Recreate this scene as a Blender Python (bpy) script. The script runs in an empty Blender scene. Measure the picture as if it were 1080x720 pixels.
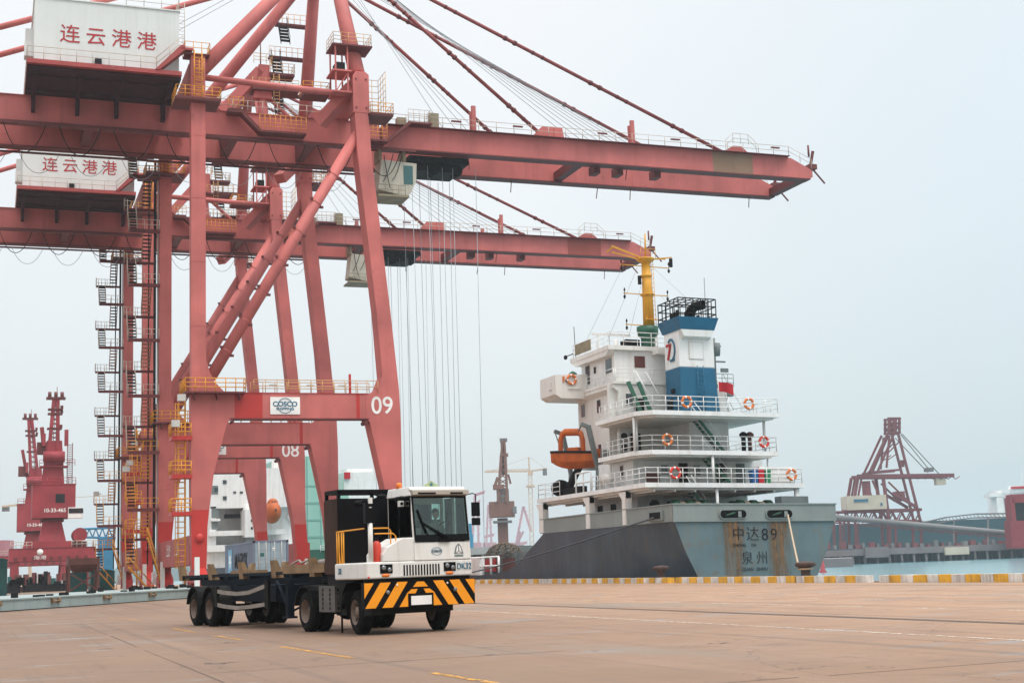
import bpy, bmesh, math, random
from mathutils import Vector, Matrix
from math import radians, sin, cos, pi, tan, sqrt

S = bpy.context.scene
COL = S.collection
random.seed(7)

# ------------------------------------------------------------------ camera
F_PX, PITCH, ROLL, YAW, CAM_H = 1450.0, 9.22, 2.2, 21.0, 1.5
_p, _r, _a = radians(PITCH), radians(ROLL), radians(YAW)
CF = Vector((sin(_a) * cos(_p), cos(_a) * cos(_p), sin(_p)))
_R0 = Vector((cos(_a), -sin(_a), 0)); _U0 = _R0.cross(CF)
CR = _R0 * cos(_r) - _U0 * sin(_r); CU = _U0 * cos(_r) + _R0 * sin(_r)
CC = Vector((0, 0, CAM_H))
cam_d = bpy.data.cameras.new('camera'); cam = bpy.data.objects.new('camera', cam_d); COL.objects.link(cam)
cam_d.sensor_width = 36; cam_d.lens = F_PX / 1080 * 36
cam_d.clip_start = .1; cam_d.clip_end = 20000
m = Matrix((CR, CU, -CF)).transposed().to_4x4(); m.translation = CC
cam.matrix_world = m
S.camera = cam

# ------------------------------------------------------------------ world: overcast sky
SUN_EL, SUN_AZ = 66.0, 150.0       # azimuth from +Y clockwise
W_ = bpy.data.worlds.new('World'); S.world = W_; W_.use_nodes = True
nt = W_.node_tree; nt.nodes.clear()
def wn(t, **k):
    n = nt.nodes.new(t)
    for a, b in k.items(): setattr(n, a, b)
    return n
sky = wn('ShaderNodeTexSky', sky_type='NISHITA'); sky.sun_disc = False
sky.sun_elevation = radians(SUN_EL); sky.sun_rotation = radians(SUN_AZ); sky.dust_density = 6; sky.ozone_density = 1.5
bg1 = wn('ShaderNodeBackground'); bg1.inputs['Strength'].default_value = .05
nt.links.new(sky.outputs[0], bg1.inputs[0])
tc = wn('ShaderNodeTexCoord'); sx = wn('ShaderNodeSeparateXYZ'); nt.links.new(tc.outputs['Generated'], sx.inputs[0])
ramp = wn('ShaderNodeValToRGB')
E_ = ramp.color_ramp.elements
E_[0].position = 0; E_[0].color = (.59, .66, .68, 1)
E_[1].position = 1; E_[1].color = (2.7, 2.7, 2.7, 1)
for p_, c_ in ((.06, (.68, .735, .745, 1)), (.22, (.80, .825, .815, 1)), (.45, (.885, .885, .86, 1)), (.6, (1.42, 1.41, 1.37, 1))):
    e = E_.new(p_); e.color = c_
nt.links.new(sx.outputs['Z'], ramp.inputs[0])
ns = wn('ShaderNodeTexNoise'); ns.inputs['Scale'].default_value = 1.6; ns.inputs['Detail'].default_value = 3
nt.links.new(tc.outputs['Generated'], ns.inputs['Vector'])
mr = wn('ShaderNodeMapRange'); mr.inputs['From Min'].default_value = .3; mr.inputs['From Max'].default_value = .7
mr.inputs['To Min'].default_value = .95; mr.inputs['To Max'].default_value = 1.05
nt.links.new(ns.outputs['Fac'], mr.inputs['Value'])
mx = wn('ShaderNodeVectorMath', operation='SCALE')
nt.links.new(ramp.outputs[0], mx.inputs[0]); nt.links.new(mr.outputs[0], mx.inputs['Scale'])
dt = wn('ShaderNodeVectorMath', operation='DOT_PRODUCT'); dt.inputs[1].default_value = tuple(_R0); nt.links.new(tc.outputs['Generated'], dt.inputs[0])
m2 = wn('ShaderNodeMapRange'); m2.inputs['From Min'].default_value = .02; m2.inputs['From Max'].default_value = .34; nt.links.new(dt.outputs['Value'], m2.inputs['Value'])
tn = wn('ShaderNodeMix'); tn.data_type = 'RGBA'; tn.blend_type = 'MULTIPLY'; tn.inputs[7].default_value = (.86, .925, .95, 1)
nt.links.new(m2.outputs[0], tn.inputs[0]); nt.links.new(mx.outputs[0], tn.inputs[6])
bg2 = wn('ShaderNodeBackground'); bg2.inputs['Strength'].default_value = .95
nt.links.new(tn.outputs[2], bg2.inputs[0])
ad = wn('ShaderNodeAddShader'); nt.links.new(bg1.outputs[0], ad.inputs[0]); nt.links.new(bg2.outputs[0], ad.inputs[1])
wo = wn('ShaderNodeOutputWorld'); nt.links.new(ad.outputs[0], wo.inputs[0])

sl = bpy.data.lights.new('sun', 'SUN'); sl.energy = 1.5; sl.angle = radians(18); sl.color = (1, .95, .88)
so = bpy.data.objects.new('sun', sl); COL.objects.link(so)
sd = Vector((sin(radians(SUN_AZ)) * cos(radians(SUN_EL)), cos(radians(SUN_AZ)) * cos(radians(SUN_EL)), sin(radians(SUN_EL))))
so.rotation_euler = sd.to_track_quat('Z', 'Y').to_euler()
S.view_settings.view_transform = 'Standard'; S.view_settings.look = 'None'
S.view_settings.exposure = 0.0; S.view_settings.gamma = 1
S.render.engine = 'CYCLES'
S.cycles.use_denoising = True
S.cycles.max_bounces = 5; S.cycles.diffuse_bounces = 3; S.cycles.glossy_bounces = 2; S.cycles.transmission_bounces = 4
S.cycles.transparent_max_bounces = 12; S.cycles.volume_bounces = 1
S.cycles.volume_step_rate = 1

# ------------------------------------------------------------------ surveying helper: where a sight line meets a plane
def at(x, y, Y=None, X=None, Z=None):
    d = CF + CR * ((x - 540) / F_PX) - CU * ((y - 360) / F_PX)
    if Y is not None: t = Y / d.y
    elif X is not None: t = X / d.x
    else: t = (Z - CAM_H) / d.z
    return CC + d * t
def XZ(x, y, Y):
    v = at(x, y, Y=Y); return v.x, v.z

# ------------------------------------------------------------------ materials
def lin(c):
    return tuple(((v / 12.92) if v <= .04045 else ((v + .055) / 1.055) ** 2.4) for v in c)
def mat(name, col, rough=.6, metal=0, var=.12, scale=.6, streak=0., streak_col=(.16, .10, .07), rust=0., rust_col=(.20, .08, .035), bump=0., spec=.4, rlo=.62):
    m_ = bpy.data.materials.new(name); m_.use_nodes = True
    t = m_.node_tree; b = t.nodes['Principled BSDF']
    b.inputs['Roughness'].default_value = rough; b.inputs['Metallic'].default_value = metal
    b.inputs['Specular IOR Level'].default_value = spec if max(col) > .05 else .08
    L = t.links.new
    tcn = t.nodes.new('ShaderNodeTexCoord')
    n1 = t.nodes.new('ShaderNodeTexNoise'); n1.inputs['Scale'].default_value = scale; n1.inputs['Detail'].default_value = 5
    L(tcn.outputs['Object'], n1.inputs['Vector'])
    r1 = t.nodes.new('ShaderNodeMapRange'); r1.inputs['From Min'].default_value = .3; r1.inputs['From Max'].default_value = .7
    r1.inputs['To Min'].default_value = 1 - var; r1.inputs['To Max'].default_value = 1 + var
    L(n1.outputs['Fac'], r1.inputs['Value'])
    sc = t.nodes.new('ShaderNodeVectorMath'); sc.operation = 'SCALE'; sc.inputs[0].default_value = col
    L(r1.outputs[0], sc.inputs['Scale'])
    out = sc.outputs[0]
    def over(fac_out, c):
        nonlocal out
        mxn = t.nodes.new('ShaderNodeMix'); mxn.data_type = 'RGBA'
        L(fac_out, mxn.inputs[0]); L(out, mxn.inputs[6]); mxn.inputs[7].default_value = (*c, 1)
        out = mxn.outputs[2]
    if streak:
        mp = t.nodes.new('ShaderNodeMapping'); mp.inputs['Scale'].default_value = (1, 1, .07)
        L(tcn.outputs['Object'], mp.inputs[0])
        n2 = t.nodes.new('ShaderNodeTexNoise'); n2.inputs['Scale'].default_value = scale * 5; n2.inputs['Detail'].default_value = 4
        L(mp.outputs[0], n2.inputs['Vector'])
        r2 = t.nodes.new('ShaderNodeMapRange'); r2.inputs['From Min'].default_value = .5; r2.inputs['From Max'].default_value = .78
        r2.inputs['To Max'].default_value = streak
        L(n2.outputs['Fac'], r2.inputs['Value']); over(r2.outputs[0], streak_col)
    if rust:
        n3 = t.nodes.new('ShaderNodeTexNoise'); n3.inputs['Scale'].default_value = scale * 2.7; n3.inputs['Detail'].default_value = 8
        n3.inputs['Roughness'].default_value = .65
        L(tcn.outputs['Object'], n3.inputs['Vector'])
        r3 = t.nodes.new('ShaderNodeMapRange'); r3.inputs['From Min'].default_value = rlo; r3.inputs['From Max'].default_value = rlo + .10
        r3.inputs['To Max'].default_value = rust
        L(n3.outputs['Fac'], r3.inputs['Value']); over(r3.outputs[0], rust_col)
    L(out, b.inputs['Base Color'])
    if bump:
        n4 = t.nodes.new('ShaderNodeTexNoise'); n4.inputs['Scale'].default_value = scale * 8; n4.inputs['Detail'].default_value = 6
        L(tcn.outputs['Object'], n4.inputs['Vector'])
        bp = t.nodes.new('ShaderNodeBump'); bp.inputs['Strength'].default_value = bump; bp.inputs['Distance'].default_value = .05
        L(n4.outputs['Fac'], bp.inputs['Height']); L(bp.outputs[0], b.inputs['Normal'])
    return m_

M = {}
M['crane'] = mat('crane_paint', (.50, .128, .115), .65, var=.22, scale=.22, streak=.45, streak_col=(.29, .08, .066), rust=.4, rust_col=(.19, .05, .035))
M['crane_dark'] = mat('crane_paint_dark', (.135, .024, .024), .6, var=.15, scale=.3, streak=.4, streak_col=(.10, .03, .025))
M['crane_fresh'] = mat('crane_paint_fresh', (.45, .028, .022), .45, var=.10, scale=.4, streak=.2, streak_col=(.25, .03, .02))
M['red_crane'] = mat('luffing_crane_paint', (.30, .034, .044), .65, var=.22, scale=.3, streak=.45, streak_col=(.17, .03, .03), rust=.4, rust_col=(.14, .04, .03))
M['yellow'] = mat('safety_yellow', (.72, .30, .02), .5, var=.12, scale=1.)
M['galv'] = mat('galvanised', (.48, .46, .43), .5, var=.12, scale=1.)
M['white'] = mat('white_paint', (.70, .70, .68), .5, var=.05, scale=.5, streak=.25, streak_col=(.36, .30, .24))
M['house'] = mat('machine_house_white', (.64, .66, .64), .5, var=.05, scale=.25, streak=.22, streak_col=(.38, .35, .30))
M['dark'] = mat('dark_steel', (.014, .013, .014), .6, var=.2, scale=1.)
M['black'] = mat('black_paint', (.005, .005, .006), .55, var=.2, scale=1.2)
M['rubber'] = mat('rubber', (.009, .009, .009), .85, var=.25, scale=4, bump=.3)
M['cable'] = mat('steel_cable', (.34, .38, .40), .6)
M['letter_red'] = mat('letter_red', (.40, .015, .02), .5)
M['letter_white'] = mat('letter_white', (.80, .78, .76), .5)
M['letter_blue'] = mat('letter_blue', (.03, .14, .22), .5)
M['letter_black'] = mat('letter_black', (.015, .015, .02), .5)

def glass(name, col, rough=.06):
    m_ = bpy.data.materials.new(name); m_.use_nodes = True
    b = m_.node_tree.nodes['Principled BSDF']
    b.inputs['Base Color'].default_value = (*col, 1); b.inputs['Roughness'].default_value = rough
    b.inputs['Specular IOR Level'].default_value = .7
    return m_
M['glass_teal'] = glass('window_teal', (.02, .10, .10))
M['glass_dark'] = glass('window_dark', (.015, .02, .022))

# ------------------------------------------------------------------ mesh builder
class MB:
    def __init__(s): s.v = []; s.f = []; s.mi = []; s.sm = []
    def add(s, vs, fs, m=0, smooth=False):
        o = len(s.v); s.v += [tuple(v) for v in vs]
        for f in fs: s.f.append([i + o for i in f]); s.mi.append(m); s.sm.append(smooth)
        return s
    def box(s, x0, x1, y0, y1, z0, z1, m=0):
        return s.add([(x0, y0, z0), (x1, y0, z0), (x1, y1, z0), (x0, y1, z0), (x0, y0, z1), (x1, y0, z1), (x1, y1, z1), (x0, y1, z1)],
              [(3, 2, 1, 0), (4, 5, 6, 7), (0, 1, 5, 4), (1, 2, 6, 5), (2, 3, 7, 6), (3, 0, 4, 7)], m)
    def hexa(s, bot, top, m=0):
        return s.add(list(bot) + list(top), [(3, 2, 1, 0), (4, 5, 6, 7), (0, 1, 5, 4), (1, 2, 6, 5), (2, 3, 7, 6), (3, 0, 4, 7)], m)
    def prism(s, poly, axis, a, b, m=0):
        n = len(poly)
        def P(u, v, w): return (w, u, v) if axis == 0 else ((u, w, v) if axis == 1 else (u, v, w))
        vs = [P(u, v, a) for u, v in poly] + [P(u, v, b) for u, v in poly]
        fs = [list(range(n))[::-1], list(range(n, 2 * n))] + [[i, (i + 1) % n, n + (i + 1) % n, n + i] for i in range(n)]
        return s.add(vs, fs, m)
    def tube(s, p, q, r, r2=None, n=8, m=0, smooth=True):
        p, q = Vector(p), Vector(q); r2 = r if r2 is None else r2
        d = (q - p)
        if d.length < 1e-6: return s
        d.normalize(); u = d.orthogonal().normalized(); w = d.cross(u)
        vs = []
        for c, rr in ((p, r), (q, r2)):
            for i in range(n):
                a = 2 * pi * (i + .5) / n; vs.append(c + (u * cos(a) + w * sin(a)) * rr)
        o = len(s.v)
        s.add(vs, [[i, (i + 1) % n, n + (i + 1) % n, n + i] for i in range(n)], m, smooth)
        s.f.append([o + i for i in range(n)][::-1]); s.mi.append(m); s.sm.append(False)
        s.f.append([o + n + i for i in range(n)]); s.mi.append(m); s.sm.append(False)
        return s
    def path(s, pts, r, n=6, m=0):
        pts = [Vector(p) for p in pts]; k = len(pts)
        vs = []; u = None
        for i, p in enumerate(pts):
            d = (pts[min(i + 1, k - 1)] - pts[max(i - 1, 0)]).normalized()
            if u is None: u = d.orthogonal().normalized()
            u = (u - d * u.dot(d)).normalized(); w = d.cross(u)
            for j in range(n):
                a = 2 * pi * j / n; vs.append(p + (u * cos(a) + w * sin(a)) * r)
        fs = [[i * n + j, i * n + (j + 1) % n, (i + 1) * n + (j + 1) % n, (i + 1) * n + j] for i in range(k - 1) for j in range(n)]
        s.add(vs, fs, m, True)
        return s
    def beam(s, p, q, w, h, up=(0, 0, 1), m=0):
        p, q = Vector(p), Vector(q); d = (q - p).normalized(); up = Vector(up)
        if abs(d.dot(up)) > .98: up = Vector((0, 1, 0))
        a = d.cross(up).normalized() * (w / 2); b = a.cross(d).normalized() * (h / 2)
        return s.hexa([p - a - b, p + a - b, q + a - b, q - a - b], [p - a + b, p + a + b, q + a + b, q - a + b], m)
    def lathe(s, prof, c=(0, 0, 0), axis=2, n=24, m=0, cap=True):
        c = Vector(c); vs = []
        for r, h in prof:
            for i in range(n):
                a = 2 * pi * i / n; x, y = r * cos(a), r * sin(a)
                vs.append(c + Vector(((h, x, y), (x, h, y), (x, y, h))[axis]))
        k = len(prof)
        fs = [[i * n + j, i * n + (j + 1) % n, (i + 1) * n + (j + 1) % n, (i + 1) * n + j] for i in range(k - 1) for j in range(n)]
        o = len(s.v); s.add(vs, fs, m, True)
        for base in ((0, (k - 1) * n) if cap else ()):
            s.f.append([o + base + j for j in range(n)]); s.mi.append(m); s.sm.append(False)
        return s
    def torus(s, c, R, r, axis=1, n=20, k=8, m=0):
        c = Vector(c); vs = []
        for i in range(n):
            a = 2 * pi * i / n
            for j in range(k):
                b = 2 * pi * j / k; u = (R + r * cos(b)) * cos(a); v = (R + r * cos(b)) * sin(a); w = r * sin(b)
                vs.append(c + Vector(((w, u, v), (u, w, v), (u, v, w))[axis]))
        mi = []
        for i in range(n):
            for j in range(k):
                s_ = m if not callable(m) else m(i)
                s.add([], [], 0)
        o = len(s.v); s.v += [tuple(v) for v in vs]
        for i in range(n):
            for j in range(k):
                s.f.append([o + i * k + j, o + ((i + 1) % n) * k + j, o + ((i + 1) % n) * k + (j + 1) % k, o + i * k + (j + 1) % k])
                s.mi.append(m(i) if callable(m) else m); s.sm.append(True)
        return s
    def ball(s, c, rx, ry, rz, n=12, m=0):
        c = Vector(c); k = n // 2; vs = []
        for i in range(k + 1):
            t = pi * i / k
            for j in range(n):
                a = 2 * pi * j / n
                vs.append(c + Vector((rx * sin(t) * cos(a), ry * sin(t) * sin(a), rz * cos(t))))
        s.add(vs, [[i * n + j, i * n + (j + 1) % n, (i + 1) * n + (j + 1) % n, (i + 1) * n + j] for i in range(k) for j in range(n)], m, True)
        return s
    def rail(s, pts, h=1.1, n=3, gap=1.5, r=.035, m=0, post=None):
        pts = [Vector(p) for p in pts]; post = post or r
        for a, b in zip(pts, pts[1:]):
            L = (b - a).length; k = max(1, round(L / gap))
            for i in range(k + 1):
                p = a.lerp(b, i / k); s.tube(p, p + Vector((0, 0, h)), post, n=4, m=m)
            for j in range(1, n + 1):
                o = Vector((0, 0, h * j / n)); s.tube(a + o, b + o, r, n=4, m=m)
        return s
    def ladder(s, p, q, w=.5, side=(1, 0, 0), step=.35, r=.03, m=0):
        p, q, sd_ = Vector(p), Vector(q), Vector(side).normalized() * (w / 2)
        s.tube(p - sd_, q - sd_, r, n=4, m=m); s.tube(p + sd_, q + sd_, r, n=4, m=m)
        k = int((q - p).length / step)
        for i in range(1, k): c = p.lerp(q, i / k); s.tube(c - sd_, c + sd_, r * .8, n=4, m=m)
        return s
    def stairs(s, p, q, w=.8, side=(0, 1, 0), step=.3, m=0, mt=None, rails=True, string=.14, tt=.02):
        p, q, sd_ = Vector(p), Vector(q), Vector(side).normalized() * (w / 2); mt = m if mt is None else mt
        for g in (-1, 1):
            s.beam(p + sd_ * g, q + sd_ * g, .06, string, m=m)
            if rails:
                o = Vector((0, 0, 1.0)); s.tube(p + sd_ * g + o, q + sd_ * g + o, .03, n=4, m=m)
                for t in (0, .5, 1): c = p.lerp(q, t) + sd_ * g; s.tube(c, c + o, .03, n=4, m=m)
        k = max(2, int(abs(q.z - p.z) / step)); d = q - p; d.z = 0; d = d.normalized() * .13 if d.length > 1e-4 else Vector((.13, 0, 0))
        for i in range(1, k):
            c = p.lerp(q, i / k); a = sd_ * .98
            s.hexa([c - a - d - Vector((0, 0, tt)), c + a - d - Vector((0, 0, tt)), c + a + d - Vector((0, 0, tt)), c - a + d - Vector((0, 0, tt))],
                   [c - a - d + Vector((0, 0, tt)), c + a - d + Vector((0, 0, tt)), c + a + d + Vector((0, 0, tt)), c - a + d + Vector((0, 0, tt))], mt)
        return s
    def build(s, name, mats, parent=None, local=False, bevel=0, seg=2, label=None):
        if not isinstance(mats, (list, tuple)): mats = [mats]
        me = bpy.data.meshes.new(name)
        off = Vector((0, 0, 0))
        if parent is not None and not local:
            q = parent
            while q is not None: off += q.location; q = q.parent
        me.from_pydata([tuple(Vector(v) - off) for v in s.v], [], s.f)
        me.polygons.foreach_set('material_index', s.mi)
        me.polygons.foreach_set('use_smooth', s.sm)
        for x in mats: me.materials.append(x)
        bm = bmesh.new(); bm.from_mesh(me); bmesh.ops.recalc_face_normals(bm, faces=bm.faces); bm.to_mesh(me); bm.free()
        o = bpy.data.objects.new(name, me); COL.objects.link(o)
        if parent is not None: o.parent = parent
        if bevel:
            bv = o.modifiers.new('bevel', 'BEVEL'); bv.width = bevel; bv.segments = seg; bv.limit_method = 'ANGLE'; bv.angle_limit = radians(40)
        if label: o['label'] = label
        return o

def tag(o, label=None, cat=None, group=None, kind=None):
    if label: o['label'] = label
    if cat: o['category'] = cat
    if group: o['group'] = group
    if kind: o['kind'] = kind
    return o
def thing(name, loc, label, cat, group=None, rz=0):
    o = bpy.data.objects.new(name, None); COL.objects.link(o); o.location = loc; o.rotation_euler.z = rz
    o.empty_display_size = .5
    return tag(o, label, cat, group)
def struct(name, mb, mats, kind='structure'):
    return tag(mb.build(name, mats), kind=kind)
def copy_tree(o, parent=None):
    c = o.copy(); COL.objects.link(c)
    if parent is not None: c.parent = parent
    for ch in list(o.children): copy_tree(ch, c)
    return c
def text(body, size, loc, rot, mt, name, parent=None, depth=.01, off=0., local=False, wid=1., spacing=1.):
    cu = bpy.data.curves.new(name, 'FONT'); cu.body = body; cu.size = size; cu.extrude = depth; cu.align_x = 'CENTER'; cu.align_y = 'CENTER'
    cu.offset = off; cu.space_character = spacing
    t = bpy.data.objects.new(name + '_curve', cu); COL.objects.link(t)
    bpy.context.view_layer.update()
    dg = bpy.context.evaluated_depsgraph_get()
    me = bpy.data.meshes.new_from_object(t.evaluated_get(dg))
    bpy.data.objects.remove(t)
    l = Vector(loc)
    if parent is not None and not local:
        q = parent
        while q is not None: l -= q.location; q = q.parent
    me.transform(Matrix.Translation(l) @ (rot if isinstance(rot, Matrix) else Matrix.Rotation(rot[2], 4, 'Z') @ Matrix.Rotation(rot[1], 4, 'Y') @ Matrix.Rotation(rot[0], 4, 'X')) @ Matrix.Diagonal((wid, 1, 1, 1)))
    me.materials.clear(); me.materials.append(mt)
    o = bpy.data.objects.new(name, me); COL.objects.link(o)
    if parent is not None: o.parent = parent
    return o
FRONT = (pi / 2, 0, 0)
# ================================================================== SETTING: ground, water, kerb
def ground_mat():
    m_ = bpy.data.materials.new('quay_concrete'); m_.use_nodes = True
    t = m_.node_tree; b = t.nodes['Principled BSDF']; L = t.links.new
    b.inputs['Roughness'].default_value = .75; b.inputs['Specular IOR Level'].default_value = .35
    tcn = t.nodes.new('ShaderNodeTexCoord')
    def noise(scale, detail=6, rough=.55, sc=(1, 1, 1)):
        mp = t.nodes.new('ShaderNodeMapping'); mp.inputs['Scale'].default_value = sc; L(tcn.outputs['Object'], mp.inputs[0])
        n = t.nodes.new('ShaderNodeTexNoise'); n.inputs['Scale'].default_value = scale; n.inputs['Detail'].default_value = detail; n.inputs['Roughness'].default_value = rough
        L(mp.outputs[0], n.inputs['Vector']); return n.outputs['Fac']
    def mr_(v, a, c, d, e):
        r = t.nodes.new('ShaderNodeMapRange'); r.inputs['From Min'].default_value = a; r.inputs['From Max'].default_value = c
        r.inputs['To Min'].default_value = d; r.inputs['To Max'].default_value = e; L(v, r.inputs['Value']); return r.outputs[0]
    def mixc(f, a, c):
        n = t.nodes.new('ShaderNodeMix'); n.data_type = 'RGBA'; L(f, n.inputs[0])
        if isinstance(a, tuple): n.inputs[6].default_value = (*a, 1)
        else: L(a, n.inputs[6])
        n.inputs[7].default_value = (*c, 1); return n.outputs[2]
    c = mixc(mr_(noise(.05, 5), .35, .65, 0, 1), (.160, .100, .067), (.212, .134, .089))
    # concrete turns gradually paler and more orange across X towards the water
    sp = t.nodes.new('ShaderNodeSeparateXYZ'); L(tcn.outputs['Object'], sp.inputs[0])
    c = mixc(mr_(sp.outputs['X'], 6, 24, 0, .85), c, (.365, .220, .135))
    c = mixc(mr_(noise(.45, 8, .6), .45, .75, 0, .55), c, (.165, .10, .07))
    c = mixc(mr_(noise(.11, 7, .66, (1, .3, 1)), .55, .68, 0, .75), c, (.185, .170, .145))
    c = mixc(mr_(noise(.33, 8, .7, (.55, 1.2, 1)), .57, .66, 0, .85), c, (.205, .215, .22))
    c = mixc(mr_(noise(.9, 8, .7, (.5, 1, 1)), .58, .70, 0, .8), c, (.105, .085, .07))
    c = mixc(mr_(noise(5, 6, .7), .45, .8, 0, .35), c, (.14, .095, .07))
    c = mixc(mr_(noise(.35, 4, .6, (1.6, .12, 1)), .56, .8, 0, .4), c, (.33, .22, .155))
    c = mixc(mr_(noise(1.1, 5, .6, (2.5, .06, 1)), .56, .70, 0, .5), c, (.125, .085, .065))
    c = mixc(mr_(noise(.8, 3, .5, (1.7, .02, 1)), .60, .66, 0, .4), c, (.10, .075, .06))
    vr = t.nodes.new('ShaderNodeTexVoronoi'); vr.feature = 'DISTANCE_TO_EDGE'; vr.inputs['Scale'].default_value = .16
    wp = t.nodes.new('ShaderNodeVectorMath'); wp.operation = 'ADD'; nn = t.nodes.new('ShaderNodeTexNoise'); nn.inputs['Scale'].default_value = .5; nn.inputs['Detail'].default_value = 6
    L(tcn.outputs['Object'], nn.inputs['Vector']); sc_ = t.nodes.new('ShaderNodeVectorMath'); sc_.operation = 'SCALE'; sc_.inputs['Scale'].default_value = 3.5; L(nn.outputs['Color'], sc_.inputs[0])
    L(tcn.outputs['Object'], wp.inputs[0]); L(sc_.outputs[0], wp.inputs[1]); L(wp.outputs[0], vr.inputs['Vector'])
    c = mixc(mr_(vr.outputs['Distance'], .004, .0, 0, .7), c, (.07, .05, .04))
    c = mixc(mr_(noise(16, 4, .8), .55, .75, 0, .35), c, (.11, .08, .065))
    L(c, b.inputs['Base Color'])
    L(mr_(noise(.3, 5), .3, .7, .6, .85), b.inputs['Roughness'])
    bp = t.nodes.new('ShaderNodeBump'); bp.inputs['Strength'].default_value = .25; bp.inputs['Distance'].default_value = .03
    L(noise(3, 8, .65), bp.inputs['Height']); L(bp.outputs[0], b.inputs['Normal'])
    return m_
KX = 40.2                                   # quay edge
g = MB()
g.add([(-900, -60, 0), (KX + 1.0, -60, 0), (KX + 1.0, 3200, 0), (-900, 3200, 0)], [(0, 1, 2, 3)])
g.add([(KX + 1.0, -60, 0), (KX + 1.0, -60, -8), (KX + 1.0, 3200, -8), (KX + 1.0, 3200, 0)], [(0, 1, 2, 3)])
struct('quay_ground', g, ground_mat())
def water_mat():
    m_ = bpy.data.materials.new('harbour_water'); m_.use_nodes = True
    t = m_.node_tree; b = t.nodes['Principled BSDF']; L = t.links.new
    b.inputs['Base Color'].default_value = (.10, .235, .265, 1); b.inputs['Roughness'].default_value = .18
    n = t.nodes.new('ShaderNodeTexNoise'); n.inputs['Scale'].default_value = .6; n.inputs['Detail'].default_value = 5
    tcn = t.nodes.new('ShaderNodeTexCoord'); L(tcn.outputs['Object'], n.inputs['Vector'])
    bp = t.nodes.new('ShaderNodeBump'); bp.inputs['Strength'].default_value = .35; bp.inputs['Distance'].default_value = .2
    L(n.outputs['Fac'], bp.inputs['Height']); L(bp.outputs[0], b.inputs['Normal'])
    return m_
w = MB(); w.add([(KX + .5, -60, -2.6), (3000, -60, -2.6), (3000, 3200, -2.6), (KX + .5, 3200, -2.6)], [(0, 1, 2, 3)])
struct('harbour_water', w, water_mat())

# seams, rail grooves and paint on the quay
M['seam'] = mat('seam_dark', (.085, .06, .05), .8, var=.4, scale=2)
M['rail_steel'] = mat('rail_steel', (.035, .034, .038), .5, .3, var=.3, scale=1)
s_ = MB()
for X, wd in ((18.7, .16), (18.98, .06)): s_.add([(X, 4, .004), (X + wd, 4, .004), (X + wd, 300, .004), (X, 300, .004)], [(0, 1, 2, 3)])
for X in (37.0, 37.2): s_.add([(X, 4, .004), (X + .06, 4, .004), (X + .06, 300, .004), (X, 300, .004)], [(0, 1, 2, 3)])
struct('rail_track_ground', s_, M['rail_steel'])
s_ = MB()
rr = random.Random(3)
for X in (3.2, 9.6, 22.8, 27.5, 32.5):
    y = 12.
    while y < 150:
        l = rr.uniform(5, 14)
        if rr.random() < .55: s_.add([(X, y, .004), (X + .02, y, .004), (X + .02 + rr.uniform(-.03, .03), y + l, .004), (X, y + l, .004)], [(0, 1, 2, 3)])
        y += l + rr.uniform(0, 2)
for Y in (15, 22.5, 30, 37.5, 45, 52.5, 60, 70, 80, 90, 100):
    for a, b in ((-12, 3), (3.3, 9.4), (9.8, 18.5), (19.2, 27), (27.6, 36.8)):
        if rr.random() < .35: s_.add([(a, Y, .004), (b, Y + .05, .004), (b, Y + .08, .004), (a, Y + .025, .004)], [(0, 1, 2, 3)])
struct('pavement_joints', s_, M['seam'])
def paint_mat(name, col, wear):
    m_ = mat(name, col, .7, var=.15, scale=1.2)
    t = m_.node_tree; b = t.nodes['Principled BSDF']; L = t.links.new
    n = t.nodes.new('ShaderNodeTexNoise'); n.inputs['Scale'].default_value = 6; n.inputs['Detail'].default_value = 8; n.inputs['Roughness'].default_value = .75
    tcn = t.nodes.new('ShaderNodeTexCoord'); L(tcn.outputs['Object'], n.inputs['Vector'])
    r = t.nodes.new('ShaderNodeMapRange'); r.inputs['From Min'].default_value = wear; r.inputs['From Max'].default_value = wear + .06
    L(n.outputs['Fac'], r.inputs['Value']); L(r.outputs[0], b.inputs['Alpha'])
    return m_
M['line_yellow'] = paint_mat('worn_yellow_paint', (.52, .26, .05), .47)
M['line_white'] = paint_mat('worn_white_paint', (.60, .54, .47), .46)
s_ = MB()
for (x0, y0), (x1, y1) in (((455, 709), (530, 721.5)), ((296, 681.5), (371, 693.5)), ((226, 670), (255, 674.5)), ((181, 662), (205, 666.5)), ((115, 651), (150, 654)), ((560, 726), (650, 741))):
    a, b = at(x0, y0, Z=0), at(x1, y1, Z=0); a.z = b.z = .006
    s_.add([a + Vector((-.07, 0, 0)), a + Vector((.07, 0, 0)), b + Vector((.07, 0, 0)), b + Vector((-.07, 0, 0))], [(0, 1, 2, 3)])
struct('road_markings', s_, M['line_yellow'])
s_ = MB()
s_.add([(15.5, 8, .006), (15.6, 8, .006), (15.6, 120, .006), (15.5, 120, .006)], [(0, 1, 2, 3)])
s_.add([(36.3, 8, .006), (36.36, 8, .006), (36.36, 120, .006), (36.3, 120, .006)], [(0, 1, 2, 3)])
for X in (22.5, 26, 29.5, 33.5):
    y = 16 + X * .1
    while y < 95: s_.add([(X, y, .006), (X + .13, y, .006), (X + .13, y + 1.3, .006), (X, y + 1.3, .006)], [(0, 1, 2, 3)]); y += 3.6
struct('road_markings', s_, M['line_white'])
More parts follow.
